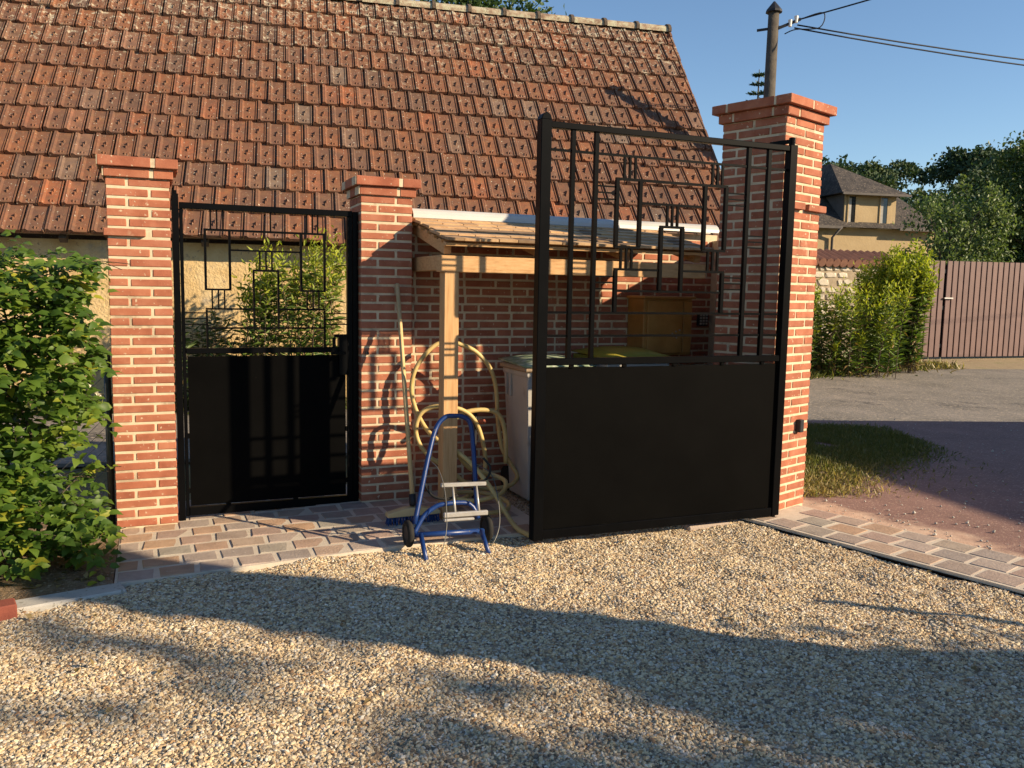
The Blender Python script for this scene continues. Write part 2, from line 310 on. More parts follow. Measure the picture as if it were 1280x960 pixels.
# ================================================================ SETTING: ground sheets
def sheet(name, poly, z, mat, thick=.05):
    o = MB().prism(poly, z-thick, z).build(name, mat); return tag(o, kind='structure')
sheet('ground', [(-700, -700), (900, -700), (900, 1200), (-700, 1200)], -.06, 'earth', .5)
sheet('asphalt_road', [(-40, -4.2), (-12, 4.2), (-5, 6.1), (2.4, 8.4), (3.2, 9.3), (8, 9.7), (30, 9.5), (30, 17.5), (10.4, 17.4), (9, 17.2), (7.2, 16.3), (5.1, 14.6), (3.6, 12.4), (-5, 9.0), (-12, 6.9), (-40, -1.4)], -.012, 'asphalt', .03)
sheet('dry_verge', [(3.5, 12.55), (5.1, 14.75), (7.2, 16.45), (9, 17.35), (30, 17.7), (30, 23), (8, 22), (4, 18)], -.02, 'dryverge', .03)
SB = Vector((1.529, 4.947, 0)); SE = Vector((.624, -.781, 0)); SM = Vector((.781, .624, 0))
def ST(e, m, z=0): return SB+SE*e+SM*m+Z*z
_a = ST(-1.4, .56); _b = ST(5, .56)
sheet('driveway_apron', [(_a.x, _a.y), (_b.x, _b.y), (11, 2), (11, 9.75), (8, 9.75), (3.3, 9.4), (2.5, 8.5), (.4, 7.8)], .022, 'apron', .05)

def gravel_z(x, y):
    base = -.018+.04*min(1, max(0, (x+2)/1.3))
    v = Vector((x, y, 0))
    return base+.014*mnoise.noise(v*2.3)+.017*mnoise.noise(v*5.5+Vector((3, 1, 0)))+.009*mnoise.noise(v*13.0)
KA = Vector((-2.15, 3.46, 0)); KD = Vector((.81, .586, 0)).normalized(); KN = Vector((KD.y, -KD.x, 0))
def in_yard(x, y):
    p = Vector((x, y, 0)); q = p-L0; s = q.dot(U); d = q.dot(N)
    if s < 2.12 and d < .93 and s > .02: return False
    if (p-SB).dot(SM) > -.005: return False
    if d < -.15: return False
    if (p-KA).dot(KN) < -.02 and x < -1.78: return False
    if s <= .03 and d < 1.0: return False
    return True
def gravel_grid(step, x0, x1, y0, y1, test):
    nx = int((x1-x0)/step); ny = int((y1-y0)/step); idx = {}; vs = []; fs = []
    def vi(i, j):
        if (i, j) not in idx:
            x = x0+i*step; y = y0+j*step; idx[(i, j)] = len(vs); vs.append((x, y, gravel_z(x, y)))
        return idx[(i, j)]
    for i in range(nx):
        for j in range(ny):
            if test(x0+(i+.5)*step, y0+(j+.5)*step): fs.append((vi(i, j), vi(i+1, j), vi(i+1, j+1), vi(i, j+1)))
    m = bpy.data.meshes.new('gravel'); m.from_pydata(vs, [], fs); return m
_m = gravel_grid(.05, -4.0, 9.0, -3.0, 6.4, in_yard); _m.materials.append(MT['gravelbase'])
for p in _m.polygons: p.use_smooth = True
gb = bpy.data.objects.new('gravel_bed', _m); link(gb); tag(gb, kind='structure')
# loose stones scattered on the bed (uncountable)
_m2 = gravel_grid(.03, -3.4, 4.2, 1.75, 6.2, lambda x, y: in_yard(x, y) and abs(x) < .66*y+.75)
gs = bpy.data.objects.new('gravel_stones', _m2); link(gs)
tag(gs, 'loose cream, tan and grey gravel stones covering the whole yard', 'gravel', kind='stuff')
def stone_mat():
    m, n, l, b = _mat('gravel_stone')
    a = n.new('ShaderNodeAttribute'); a.attribute_type = 'INSTANCER'; a.attribute_name = 'stone_tint'
    c = _ramp(n, l, a.outputs['Fac'], [(0, (.15, .11, .075)), (.08, (.36, .26, .16)), (.2, (.55, .42, .25)), (.38, (.64, .52, .34)), (.55, (.70, .605, .43)), (.66, (.44, .28, .145)), (.74, (.50, .44, .36)), (.84, (.78, .72, .61)), (.90, (.26, .215, .17)), (.95, (.13, .11, .09)), (1, (.40, .23, .115))])
    g = n.new('ShaderNodeNewGeometry').outputs['Position']
    c = _mix(n, l, 1.0, c, _ramp(n, l, _noise(n, l, g, 160, 3), [(.35, (.78, .76, .72)), (.65, (1.05, 1.03, 1))]), 'MULTIPLY')
    l.new(c, b.inputs['Base Color']); b.inputs['Roughness'].default_value = .8; b.inputs['Specular IOR Level'].default_value = .25
    return m
MT['stonechip'] = stone_mat()
def gravel_nodes(o, density):
    ng = bpy.data.node_groups.new('gravel_scatter', 'GeometryNodeTree')
    ng.interface.new_socket('Geometry', in_out='INPUT', socket_type='NodeSocketGeometry'); ng.interface.new_socket('Geometry', in_out='OUTPUT', socket_type='NodeSocketGeometry')
    n = ng.nodes; l = ng.links
    gi = n.new('NodeGroupInput'); go = n.new('NodeGroupOutput')
    dp = n.new('GeometryNodeDistributePointsOnFaces'); dp.inputs['Density'].default_value = density; l.new(gi.outputs[0], dp.inputs[0])
    g2i = n.new('GeometryNodeGeometryToInstance')
    for k in range(3):
        ic = n.new('GeometryNodeMeshIcoSphere'); ic.inputs['Radius'].default_value = 1.0; ic.inputs['Subdivisions'].default_value = 2 if k == 0 else 1
        sp = n.new('GeometryNodeSetPosition'); nt = n.new('ShaderNodeTexNoise'); nt.inputs['Scale'].default_value = .9+.3*k; nt.noise_dimensions = '4D'; nt.inputs['W'].default_value = 3.7*k
        sb = n.new('ShaderNodeVectorMath'); sb.operation = 'SUBTRACT'; sb.inputs[1].default_value = (.5, .5, .5); l.new(nt.outputs['Color'], sb.inputs[0])
        sc = n.new('ShaderNodeVectorMath'); sc.operation = 'SCALE'; sc.inputs['Scale'].default_value = 1.5; l.new(sb.outputs[0], sc.inputs[0])
        l.new(ic.outputs[0], sp.inputs['Geometry']); l.new(sc.outputs[0], sp.inputs['Offset']); l.new(sp.outputs[0], g2i.inputs[0])
    def rnd(t, a, b, seed):
        r = n.new('FunctionNodeRandomValue'); r.data_type = t; r.inputs['Seed'].default_value = seed
        k = 0 if t == 'FLOAT_VECTOR' else 2
        r.inputs[k].default_value = a; r.inputs[k+1].default_value = b; return r.outputs[0 if t == 'FLOAT_VECTOR' else 1]
    ip = n.new('GeometryNodeInstanceOnPoints'); l.new(dp.outputs['Points'], ip.inputs['Points']); l.new(g2i.outputs[0], ip.inputs['Instance'])
    ip.inputs['Pick Instance'].default_value = True
    ri = n.new('FunctionNodeRandomValue'); ri.data_type = 'INT'; ri.inputs[4].default_value = 0; ri.inputs[5].default_value = 2; ri.inputs['Seed'].default_value = 9
    l.new(ri.outputs[2], ip.inputs['Instance Index'])
    l.new(rnd('FLOAT_VECTOR', (-.5, -.5, 0), (.5, .5, 6.28), 2), ip.inputs['Rotation'])
    sv = n.new('ShaderNodeVectorMath'); sv.operation = 'SCALE'
    l.new(rnd('FLOAT_VECTOR', (.0050, .0040, .0028), (.0104, .0074, .0060), 3), sv.inputs[0])
    pw = n.new('ShaderNodeMath'); pw.operation = 'POWER'; l.new(rnd('FLOAT', .0, 1.0, 5), pw.inputs[0]); pw.inputs[1].default_value = 4
    ma = n.new('ShaderNodeMath'); ma.operation = 'MULTIPLY_ADD'; l.new(pw.outputs[0], ma.inputs[0]); ma.inputs[1].default_value = .7; ma.inputs[2].default_value = .82
    l.new(ma.outputs[0], sv.inputs['Scale']); l.new(sv.outputs[0], ip.inputs['Scale'])
    st = n.new('GeometryNodeStoreNamedAttribute'); st.data_type = 'FLOAT'; st.domain = 'INSTANCE'; st.inputs['Name'].default_value = 'stone_tint'
    l.new(ip.outputs[0], st.inputs['Geometry']); l.new(rnd('FLOAT', 0.0, 1.0, 8), st.inputs['Value'])
    sm = n.new('GeometryNodeSetMaterial'); sm.inputs['Material'].default_value = MT['stonechip']
    l.new(st.outputs[0], sm.inputs['Geometry']); l.new(sm.outputs[0], go.inputs[0])
    o.modifiers.new('scatter', 'NODES').node_group = ng
_m2.materials.append(MT['stonechip'])
gravel_nodes(gs, 13500)

n_ = 46; _p = []
while len(_p) < n_:
    x = random.uniform(-2.2, 3.2); y = random.uniform(2.3, 4.9)
    if in_yard(x, y): _p.append((x, y, gravel_z(x, y)+.012))
STRAY = (n_, _p)
# kerb and planting bed on the left
kb = MB()
kb.box(KA, KD, KN, Z, (-1.6, -.125, -.06), (.50, 0, .012)); kerb = kb.build('kerb', 'kerb', bevel=.008); tag(kerb, kind='structure')
_k0 = KA+KD*-1.6-KN*.125; _k1 = KA+KD*.50-KN*.125; _w = [W(.015, .95), W(.015, -.6), W(-2.4, -.6)]
sheet('planting_bed', [(_k0.x, _k0.y), (_k1.x, _k1.y)]+[(p.x, p.y) for p in _w], .002, 'soil', .05)
rb = MB().box(Vector((-2.30, 3.40, 0)), KD, KN, Z, (0, 0, -.02), (.215, .10, .052)).build('loose_brick', 'redblock', bevel=.006)
tag(rb, 'loose red brick on the gravel below the grey kerb at left', 'brick')

# cobble mesh variants
def cobble_mesh(k):
    rg = random.Random(k); a, b, h = .5, .5, .5
    mb = MB(); j = lambda: rg.uniform(-.03, .03)
    lo = [(-a, -b, -h), (a, -b, -h), (a, b, -h), (-a, b, -h)]
    md = [(-a+j(), -b+j(), .42), (a+j(), -b+j(), .42), (a+j(), b+j(), .42), (-a+j(), b+j(), .42)]
    up = [(x*.955, y*.95, h+rg.uniform(-.03, .03)) for x, y, _ in md]
    mb.add(lo+md+up, [(0, 1, 5, 4), (1, 2, 6, 5), (2, 3, 7, 6), (3, 0, 4, 7), (4, 5, 9, 8), (5, 6, 10, 9), (6, 7, 11, 10), (7, 4, 8, 11), (8, 9, 10, 11)])
    return mb.mesh('cobble', 'cobble')
COB = [cobble_mesh(k) for k in range(6)]
def cobble(parent, o, ex, ey, lx, ly, h=.05):
    c = bpy.data.objects.new('cobble', random.choice(COB))
    t = R(random.uniform(-1.2, 1.2)); ex2 = ex*math.cos(t)+ey*math.sin(t); ey2 = ey*math.cos(t)-ex*math.sin(t)
    link(c, parent, frame(o-Z*h*.5, ex2*lx, ey2*ly, Z*h))
pav = MB()
for s0, s1 in ((.02, 1.4), (1.4, 2.3)):
    z0, z1 = pave_z(s0)-.0018, pave_z(s1)-.0018
    vs = [W(s0, -.55, -.08), W(s1, -.55, -.08), W(s1, .955, -.08), W(s0, .955, -.08), W(s0, -.55, z0), W(s1, -.55, z1), W(s1, .955, z1), W(s0, .955, z0)]
    pav.add(vs, [(0, 1, 2, 3), (4, 7, 6, 5), (0, 4, 5, 1), (2, 6, 7, 3), (0, 3, 7, 4), (1, 5, 6, 2)])
paving = pav.build('cobble_paving', 'joint'); tag(paving, kind='structure')
row = 0; d = .945
while d > -.5:
    s = .03; off = (row % 2)*.09
    while s < 2.28:
        lx = .163+random.uniform(-.008, .008)
        if s < .04 and off: lx = .09
        if s+lx > 2.3: break
        # footprints of pillar and wall stay free
        if not (d < .02 and (s+lx > 1.40 or s < .33) and d > -.45) and not (d-.145 < -.1 and s > 1.3):
            cobble(paving, W(s+lx/2, d-.072, pave_z(s+lx/2)+random.uniform(.0, .002)), U, -N, lx, .142)
        s += lx+.023
    d -= .165; row += 1
stp = MB(); stp.box(SB, SE, SM, Z, (-1.3, 0, -.06), (4.2, .555, .0505)); strip = stp.build('threshold_strip', 'joint'); tag(strip, kind='structure')
for r in range(3):
    e = -.62+(r % 2)*.1
    while e < 4.1:
        lx = .182+random.uniform(-.01, .01)
        if not (e < -.10 and r > 0 and e > -1): cobble(strip, ST(e+lx/2, .012+.088+r*.182, .0525+random.uniform(.0, .002)), SE, SM, lx, .158)
        elif e+lx < -.02 and r == 0: pass
        e += lx+.02
MB().box(SB, SE, SM, Z, (-.62, -.014, -.08), (4.2, -.002, .034)).build('steel_edging', 'black', strip)

# stray stones on the sandy apron and the strip
pb = MB(); rgp = random.Random(4)
for k in range(620):
    e = rgp.uniform(-.2, 3.6); m_ = .56+abs(rgp.gauss(0, .55)); q = ST(e, m_, .024)
    if rgp.random() < .3: q = Vector((rgp.uniform(2.3, 6.5), rgp.uniform(5.2, 9.6), .024))
    if (q-SB).dot(SM) < .56: continue
    rr = rgp.uniform(.004, .011)*(1.6 if rgp.random() < .06 else 1)
    vs = [q+Vector((x*rr*rgp.uniform(.7, 1.3), y*rr*rgp.uniform(.7, 1.3), (z+.5)*rr*rgp.uniform(.6, 1))) for x, y, z in ((1, 0, 0), (-1, 0, 0), (0, 1, 0), (0, -1, 0), (.1, .1, .9), (0, 0, -.8))]
    pb.add(vs, [(0, 2, 4), (2, 1, 4), (1, 3, 4), (3, 0, 4), (2, 0, 5), (1, 2, 5), (3, 1, 5), (0, 3, 5)])
po = pb.build('stray_pebbles', 'kerb'); tag(po, 'scattered small pebbles on the sandy edge of the driveway apron', 'pebbles', kind='stuff')

# ================================================================ BRICKWORK
def brick_mesh(lx, ly, lz, k):
    rg = random.Random(k*7+int(lx*1000)); b = .0035; j = lambda: rg.uniform(-.0012, .0012)
    mb = MB(); x, y, z = lx/2, ly/2, lz/2; vs = []
    for sx in (-1, 1):
        for sy in (-1, 1):
            for sz in (-1, 1):
                vs += [(sx*(x-b)+j(), sy*y+j(), sz*(z-b)+j()), (sx*x+j(), sy*(y-b)+j(), sz*(z-b)+j()), (sx*(x-b)+j(), sy*(y-b)+j(), sz*z+j())]
    bm = bmesh.new(); [bm.verts.new(v) for v in vs]; bmesh.ops.convex_hull(bm, input=bm.verts)
    bmesh.ops.dissolve_limit(bm, angle_limit=R(4), verts=bm.verts, edges=bm.edges)
    m = bpy.data.meshes.new('brick'); bm.to_mesh(m); bm.free(); m.materials.append(MT['brick']); return m
BL, BW, BH, BJ = .2145, .099, .0408, .0142
_bm = {}
def bricks_of(lx, ly, lz):
    key = (round(lx, 3), round(ly, 3), round(lz, 3))
    if key not in _bm: _bm[key] = [brick_mesh(*key, k) for k in range(4)]
    return random.choice(_bm[key])
def put_brick(parent, F, x, y, z, rot, lx=BL, ly=BW, lz=BH):
    """F: 4x4 frame of the masonry; rot: quarter turn in plan"""
    o = bpy.data.objects.new('brick', bricks_of(lx, ly, lz))
    a = R(90)*rot+R(random.uniform(-.25, .25))
    link(o, parent, F @ Matrix.Translation((x+random.uniform(-.001, .001), y+random.uniform(-.001, .001), z)) @ Matrix.Rotation(a, 4, 'Z')); return o
CH = BH+BJ
def small_pillar(name, label, s0, z0, courses, ledge=False):
    o = W(s0, 0, z0); F = frame(o, U, -N, Z); w = BL+BJ+BW      # x along wall, y away from the yard
    t = thing(name, W(s0+w/2, -w/2, z0), label, 'pillar', 'brick gate pillars')
    core = MB(); hh = (courses-2)*CH
    core.box(o, U, -N, Z, (.0042, .0042, -.05), (w-.0042, w-.0042, hh+.004))
    for k in range(courses):
        z = BJ+k*CH+BH/2
        if k >= courses-2:                                        # two corbelled cap courses
            ov = .018 if k == courses-2 else .043
            hz = BH+BJ-.001; z = k*CH+.006+hz/2
            core.box(o, U, -N, Z, (-ov+.003, -ov+.003, z-hz/2+.002), (w+ov-.003, w+ov-.003, z+hz/2-.003))
            W2 = w+2*ov; half = (W2-BW-2*BJ)/2
            for (x, y, r, lx) in ((-ov+W2*.34, -ov+BW/2, 0, W2*.68-BJ), (-ov+W2*.84+BJ/2, -ov+BW/2, 0, W2*.32-BJ), (-ov+W2*.34, w+ov-BW/2, 0, W2*.68-BJ), (-ov+W2*.84+BJ/2, w+ov-BW/2, 0, W2*.32-BJ)):
                put_brick(t, F, x, y, z, r, round(lx, 3), BW, hz)
            for x in (-ov+BW/2, w+ov-BW/2): put_brick(t, F, x, w/2, z, 1, round(W2-2*BW-2*BJ, 3), BW, hz)
            continue
        pr = .024 if ledge and k == courses-8 else 0
        if k % 2 == 0: ps = [(BL/2, BW/2, 0), (w-BW/2, BL/2, 1), (w-BL/2, w-BW/2, 0), (BW/2, w-BL/2, 1)]
        else: ps = [(w-BL/2, BW/2, 0), (w-BW/2, w-BL/2, 1), (BL/2, w-BW/2, 0), (BW/2, BL/2, 1)]
        for i, (x, y, r) in enumerate(ps):
            if pr and (y < .1 or x < .1): x -= pr*.8 if x < .2 else 0; y -= pr if y < .2 else 0
            put_brick(t, F, x, y, z, r)
    core.build('mortar_core', 'mortar', t)
    return t
LPIL = small_pillar('brick_pillar', 'brick gate pillar beside the green hedge, at the left of the small gate', 0.0, 0.0, 38, True)
MPIL = small_pillar('brick_pillar', 'brick gate pillar between the small gate and the lean-to shelter', 1.4115, .04, 37)

RA = R(42); RU = Vector((math.cos(RA), math.sin(RA), 0)); RV = Vector((-math.sin(RA), math.cos(RA), 0))
def big_pillar(name, label, corner, courses=46, ledge=True):
    o = Vector(corner); F = frame(o, RU, RV, Z); w = 2*BL+BJ
    t = thing(name, o+RU*w/2+RV*w/2, label, 'pillar', 'brick gate pillars')
    core = MB(); core.box(o, RU, RV, Z, (.0042, .0042, -.06), (w-.0042, w-.0042, (courses-2)*CH+.004))
    for k in range(courses):
        z = BJ+k*CH+BH/2
        if k >= courses-2:
            ov = .022 if k == courses-2 else .052; hz = BH+BJ-.001; z = k*CH+.006+hz/2; W2 = w+2*ov
            core.box(o, RU, RV, Z, (-ov+.003, -ov+.003, z-hz/2+.002), (w+ov-.003, w+ov-.003, z+hz/2-.003))
            l3 = (W2-2*BJ)/3
            sh = .06 if k == courses-1 else -.05
            for y in (-ov+BW/2, w+ov-BW/2):
                a = W2*.36+sh; b_ = W2-a-BJ
                put_brick(t, F, -ov+a/2, y, z, 0, round(a, 3), BW, hz); put_brick(t, F, -ov+a+BJ+b_/2, y, z, 0, round(b_, 3), BW, hz)
            for x in (-ov+BW/2, w+ov-BW/2):
                put_brick(t, F, x, w/2, z, 1, round(W2-2*BW-2*BJ, 3), BW, hz)
            continue
        pr = .03 if ledge and k == courses-12 else 0
        mid = w/2
        ps = [(BL/2, BW/2, 0), (w-BL/2, BW/2, 0), (BL/2, w-BW/2, 0), (w-BL/2, w-BW/2, 0), (BW/2, mid, 1), (w-BW/2, mid, 1)]
        if k % 2: ps = [(y, x, 1-r) for x, y, r in ps]
        for x, y, r in ps:
            if pr: x += pr if x > mid else 0; y -= pr if y < .15 else 0
            put_brick(t, F, x, y, z, r)
    core.build('mortar_core', 'mortar', t)
    return t
RPC = Vector((1.595, 5.151, .04))
RPIL = big_pillar('brick_pillar', 'tall wide brick pillar that carries the open driveway gate', RPC)
big_pillar('brick_pillar', 'tall brick pillar on the near side of the driveway, outside the picture', (3.83, 1.76, .03), 49)
MB().tube([W(1.447, -.003, 1.0), W(1.447, .022, 1.0)], .011, 8).build('anchor_bolt', 'darkplastic', MPIL)
# black light switch box on the pillar's lit face
kx = MB(); kx.box(RPC, RU, RV, Z, (.29, -.035, .50), (.335, 0.002, .58)); kbx = kx.build('wall_socket', 'darkplastic', bevel=.004)
tag(kbx, 'small dark box fixed low on the sunlit face of the tall pillar', 'switch box')

# low brick wall behind the shelter
WS0, WS1, WD, WZ = 1.745, 4.16, -.14, 1.845
wall = thing('brick_wall', W(2.9, -.24, .04), 'shaded red brick wall behind the wooden shelter', 'wall')
wb = MB(); wbox(wb, WS0, WS1, WD-.2, WD-.0045, -.03, WZ); _q = [W(a, d_) for a, d_ in ((4.13, WD-.1), (4.33, WD-.1), (4.20, .62), (4.0, .62))]; wb.prism([(v.x, v.y) for v in _q], -.03, 1.80); wb.build('mortar_core', 'mortar', wall)
slots = []
k = 0; z = .05
while z+BH < WZ:
    s = WS0+(-.05 if k % 2 else -.17)+random.uniform(-.01, .01); q = k
    while s < WS1:
        lx = BL if q % 2 == 0 else BW
        a, b_ = max(s, WS0+.002), min(s+lx, WS1)
        if b_-a > .03: slots.append((a, b_, z))
        s += lx+BJ; q += 1
    z += CH; k += 1
def shown(t):
    a, b_, z = t; s = (a+b_)/2
    return (0 if (s < 2.36 or z > 1.05) else 5)+(1 if z > 1.5 and s > 2.0 and z < 1.84 else 0)+(1.5 if z > 1.6 else 0)+(1 if s < 2.36 and z < .3 else 0)+s*.05
slots.sort(key=shown)
FW = frame(L0, U, -N, Z)
rest = MB()
for i, (a, b_, z) in enumerate(slots):
    if i < 298: put_brick(wall, FW, (a+b_)/2, -WD+BW/2, z+BH/2, 0, round(b_-a, 2)-.0005, BW, BH)
    else: wbox(rest, a, b_, WD-BW, WD, z, z+BH)
rest = rest.build('bricks_hidden', 'brick', wall); rest.name = 'brick_courses'; rest['kind'] = 'stuff'

# ================================================================ GATES
def grid_gate(t, O, ex, en, verts, horiz, name='bar'):
    """each iron bar is a part; verts: (s, z0, z1, w), horiz: (z, s0, s1, w)"""
    for s, z0, z1, w in verts:
        MB().box(O, ex, en, Z, (s-w*.54, -w*.62, z0), (s+w*.54, w*.62, z1)).build(name, 'black', t)
    for z, s0, s1, w in horiz:
        MB().box(O, ex, en, Z, (s0, -w*.62, z-w*.56), (s1, w*.62, z+w*.56)).build(name, 'black', t)
LA = R(22.5); LU = Vector((math.cos(LA), math.sin(LA), 0)); LN = Vector((math.sin(LA), -math.cos(LA), 0))
KL = 1.018; LO = Vector((.1354, 4.480, 0))
def lz(z): return 1.4+(z-1.4)*KL
def lbox(mb, a, b_): return mb.box(LO, LU, LN, Z, (a[0]*KL, a[1], lz(a[2])), (b_[0]*KL, b_[1], lz(b_[2])))
leaf = thing('driveway_gate', LO+LU*.8, 'tall black driveway gate leaf standing open in front of the shelter', 'gate')
mb = MB(); lbox(mb, (-.02, -.03, .085), (.038, .03, 2.265))
mb.add([LO+LU*s*KL+LN*d+Z*lz(z) for s, z in ((-.02, 2.265), (-.012, 2.288), (.009, 2.300), (.030, 2.288), (.038, 2.265)) for d in (-.03, .03)],
       [(0, 2, 4, 6, 8), (1, 9, 7, 5, 3)]+[(i*2, i*2+1, i*2+3, i*2+2) for i in range(4)])
mb.build('free_post', 'black', leaf, bevel=.003)
lbox(MB(), (1.546, -.026, .09), (1.598, .026, 2.262)).build('hinge_post', 'black', leaf, bevel=.003)
lbox(MB(), (.0385, -.02, 2.226), (1.545, .02, 2.258)).build('top_rail', 'black', leaf, bevel=.003)
lbox(MB(), (.0385, -.022, 1.018), (1.545, .022, 1.054)).build('middle_rail', 'black', leaf, bevel=.003)
lbox(MB(), (.0385, -.022, .088), (1.545, .022, .138)).build('bottom_rail', 'black', leaf, bevel=.003)
lbox(MB(), (.047, .004, .139), (1.538, .008, 1.004)).build('sheet_panel', 'panel', leaf)
for s in (.18, .5, .82, 1.14, 1.42): lbox(MB(), (s, -.004, 1.0035), (s+.022, .016, 1.0178)).build('panel_clip', 'black', leaf)
MB().tube([LO+LU*1.572*KL+Z*.03, LO+LU*1.572*KL+Z*lz(.09)], .016, 10).build('pivot_pin', 'black', leaf)
hb = MB(); hb.tube([LO+LU*1.572*KL+Z*lz(2.262), LO+LU*1.572*KL+Z*lz(2.305)], .018, 10); hb.bar(LO+LU*1.60+Z*lz(2.285), LO+LU*1.56-LN*.14+Z*lz(2.285), .022); hb.build('top_hinge', 'black', leaf)
V = []; H = []
for s in (.172, .307, 1.275, 1.415): V.append((s, 1.0545, 2.2255, .020))
for s in (.478, .511, .544, 1.036, 1.069, 1.101): V.append((s, 2.006, 2.115, .011))
for s in (.437, .578, .991, 1.131): V.append((s, 1.652, 1.993, .018))
for s in (.752, .784, .817): V.append((s, 1.768, 1.875, .011))
for s in (.716, .852): V.append((s, 1.418, 1.756, .018))
for s in (.471, .504, .537, 1.026, 1.058, 1.091): V.append((s, 1.533, 1.638, .011))
for s in (.441, 1.127): V.append((s, 1.300, 1.521, .018))
for z, a, b_, w in [(2.121, .0385, 1.545, .011), (2.000, .428, 1.140, .012), (1.645, .43, .586, .012), (1.645, .983, 1.14, .012), (1.881, .587, .982, .011), (1.762, .707, .861, .012), (1.527, .432, .707, .011), (1.527, .861, 1.136, .011), (1.412, .45, 1.118, .011), (1.294, .0385, 1.545, .0115), (1.172, .0385, 1.545, .0115)]: H.append((z, a, b_, w))
for dz in (0, -.033, -.066):
    H += [(1.957+dz, .317, .428, .007), (1.967+dz, 1.14, 1.265, .007), (1.736+dz, 1.285, 1.405, .007), (1.487+dz, .317, .432, .007), (1.497+dz, 1.136, 1.265, .007)]
grid_gate(leaf, LO, LU, LN, [(a*KL, lz(b_), lz(c), w) for a, b_, c, w in V], [(lz(z), a*KL, b_*KL, w) for z, a, b_, w in H])

PO = L0-N*.08
ped = thing('pedestrian_gate', W(.87, -.08, .02), 'small black pedestrian gate closed between the two lower pillars', 'gate')
def pbox(name, s0, s1, z0, z1, d0=-.018, d1=.018, mat='black', bevel=.002): return MB().box(PO, U, N, Z, (s0, d0, z0), (s1, d1, z1)).build(name, mat, ped, bevel=bevel)
pbox('frame_post', .336, .372, .0, 1.92, -.025, .025); pbox('frame_post', 1.374, 1.408, .03, 1.87, -.02, .02)
MB().tube([PO+U*.354+Z*1.9205, PO+U*.354+Z*1.94], .012, 8).build('post_finial', 'black', ped)
pbox('gate_stile', .375, .394, .03, 1.838, -.014, .014); pbox('gate_stile', 1.340, 1.372, .04, 1.838)
pbox('top_rail', .375, 1.372, 1.8385, 1.874); pbox('middle_rail', .3945, 1.3395, 1.002, 1.034); pbox('bottom_rail', .3945, 1.3395, .034, .084)
pbox('sheet_panel', .402, 1.330, .092, .985, .002, .006, 'panel', 0)
for z in (.17, .50, .86):
    pbox('panel_clip', .3945, .4025, z, z+.03, -.004, .012, bevel=0); pbox('panel_clip', 1.3305, 1.3395, z, z+.03, -.004, .012, bevel=0)
for s in (.60, 1.0): pbox('panel_clip', s, s+.03, .0845, .0915, -.004, .012, bevel=0)
lk = pbox('lock_case', 1.285, 1.338, .86, 1.11, -.03, .03)
MB().bar(PO+U*1.31+N*.031+Z*1.0, PO+U*1.31+N*.07+Z*1.0, .016).build('handle_spindle', 'black', lk)
MB().bar(PO+U*1.318+N*.075+Z*1.0, PO+U*1.225+N*.075+Z*1.0, .016).build('handle', 'black', lk)
MB().bar(PO+U*1.255+N*.022+Z*1.105, PO+U*1.338+N*.022+Z*1.105, .018).build('latch_bar', 'black', ped); MB().bar(PO+U*1.255+N*.022+Z*1.0345, PO+U*1.255+N*.022+Z*1.095, .018).build('latch_bar', 'black', ped)
V = []; H = []
for s in (.544, .579, .613, 1.098, 1.131, 1.163, .883): V.append((s, 1.731, 1.838, .008))
for s in (.512, .648, 1.061, 1.203): V.append((s, 1.384, 1.720, .013))
for s in (.819, .855, .889): V.append((s, 1.501, 1.606, .009))
for s in (.782, .925): V.append((s, 1.158, 1.489, .011))
for s in (.546, .581, .615, 1.096, 1.131, 1.167): V.append((s, 1.270, 1.374, .008))
for s in (.514, 1.202): V.append((s, 1.0345, 1.259, .011))
for z, a, b_, w in [(1.725, .505, 1.21, .011), (1.379, .505, .655, .010), (1.379, 1.054, 1.21, .010), (1.611, .655, 1.054, .009), (1.495, .776, .931, .011), (1.265, .508, .776, .009), (1.265, .931, 1.208, .009), (1.152, .52, 1.196, .009)]: H.append((z, a, b_, w))
for dz in (0, -.034, -.067): H += [(1.241+dz, .3945, .508, .006), (1.241+dz, 1.208, 1.3395, .006)]
grid_gate(ped, PO, U, N, V, H)

# ================================================================ SHELTER
sh = thing('wooden_shelter', W(2.7, .3, .04), 'wooden lean-to bin shelter with shingle roof against the brick wall', 'shelter')
MB().box(L0, U, N, Z, (1.768, .468, .03), (1.857, .56, 1.503)).build('post', 'wood', sh, bevel=.003)
MB().box(L0, U, N, Z, (1.745, .475, 1.5035), (3.56, .565, 1.597)).build('front_beam', 'beamwood', sh, bevel=.003)
MB().box(L0, U, N, Z, (1.775, -.138, 1.515), (1.845, .474, 1.604)).build('side_beam', 'beamwood', sh, bevel=.003)
DT, ZT, DB, ZB = -.13, 1.842, .60, 1.668
def rz(d): return ZT+(ZB-ZT)*(d-DT)/(DB-DT)
SL = (N*(DB-DT)+Z*(ZB-ZT)).normalized(); SNn = U.cross(SL); SNn = SNn if SNn.z > 0 else -SNn
RO = W(0, DT, ZT)
for s in (1.785, 2.38, 2.97, 3.52):
    MB().box(RO+U*s, U, SL, SNn, (0, 0, -.085), (.045, .655, -.022)).build('rafter', 'beamwood', sh, bevel=.002)
for y in (.02, .16, .30, .44, .58, .68): MB().box(RO, U, SL, SNn, (1.77, y, -.0215), (3.575, y+.05, -.004)).build('batten', 'beamwood', sh)
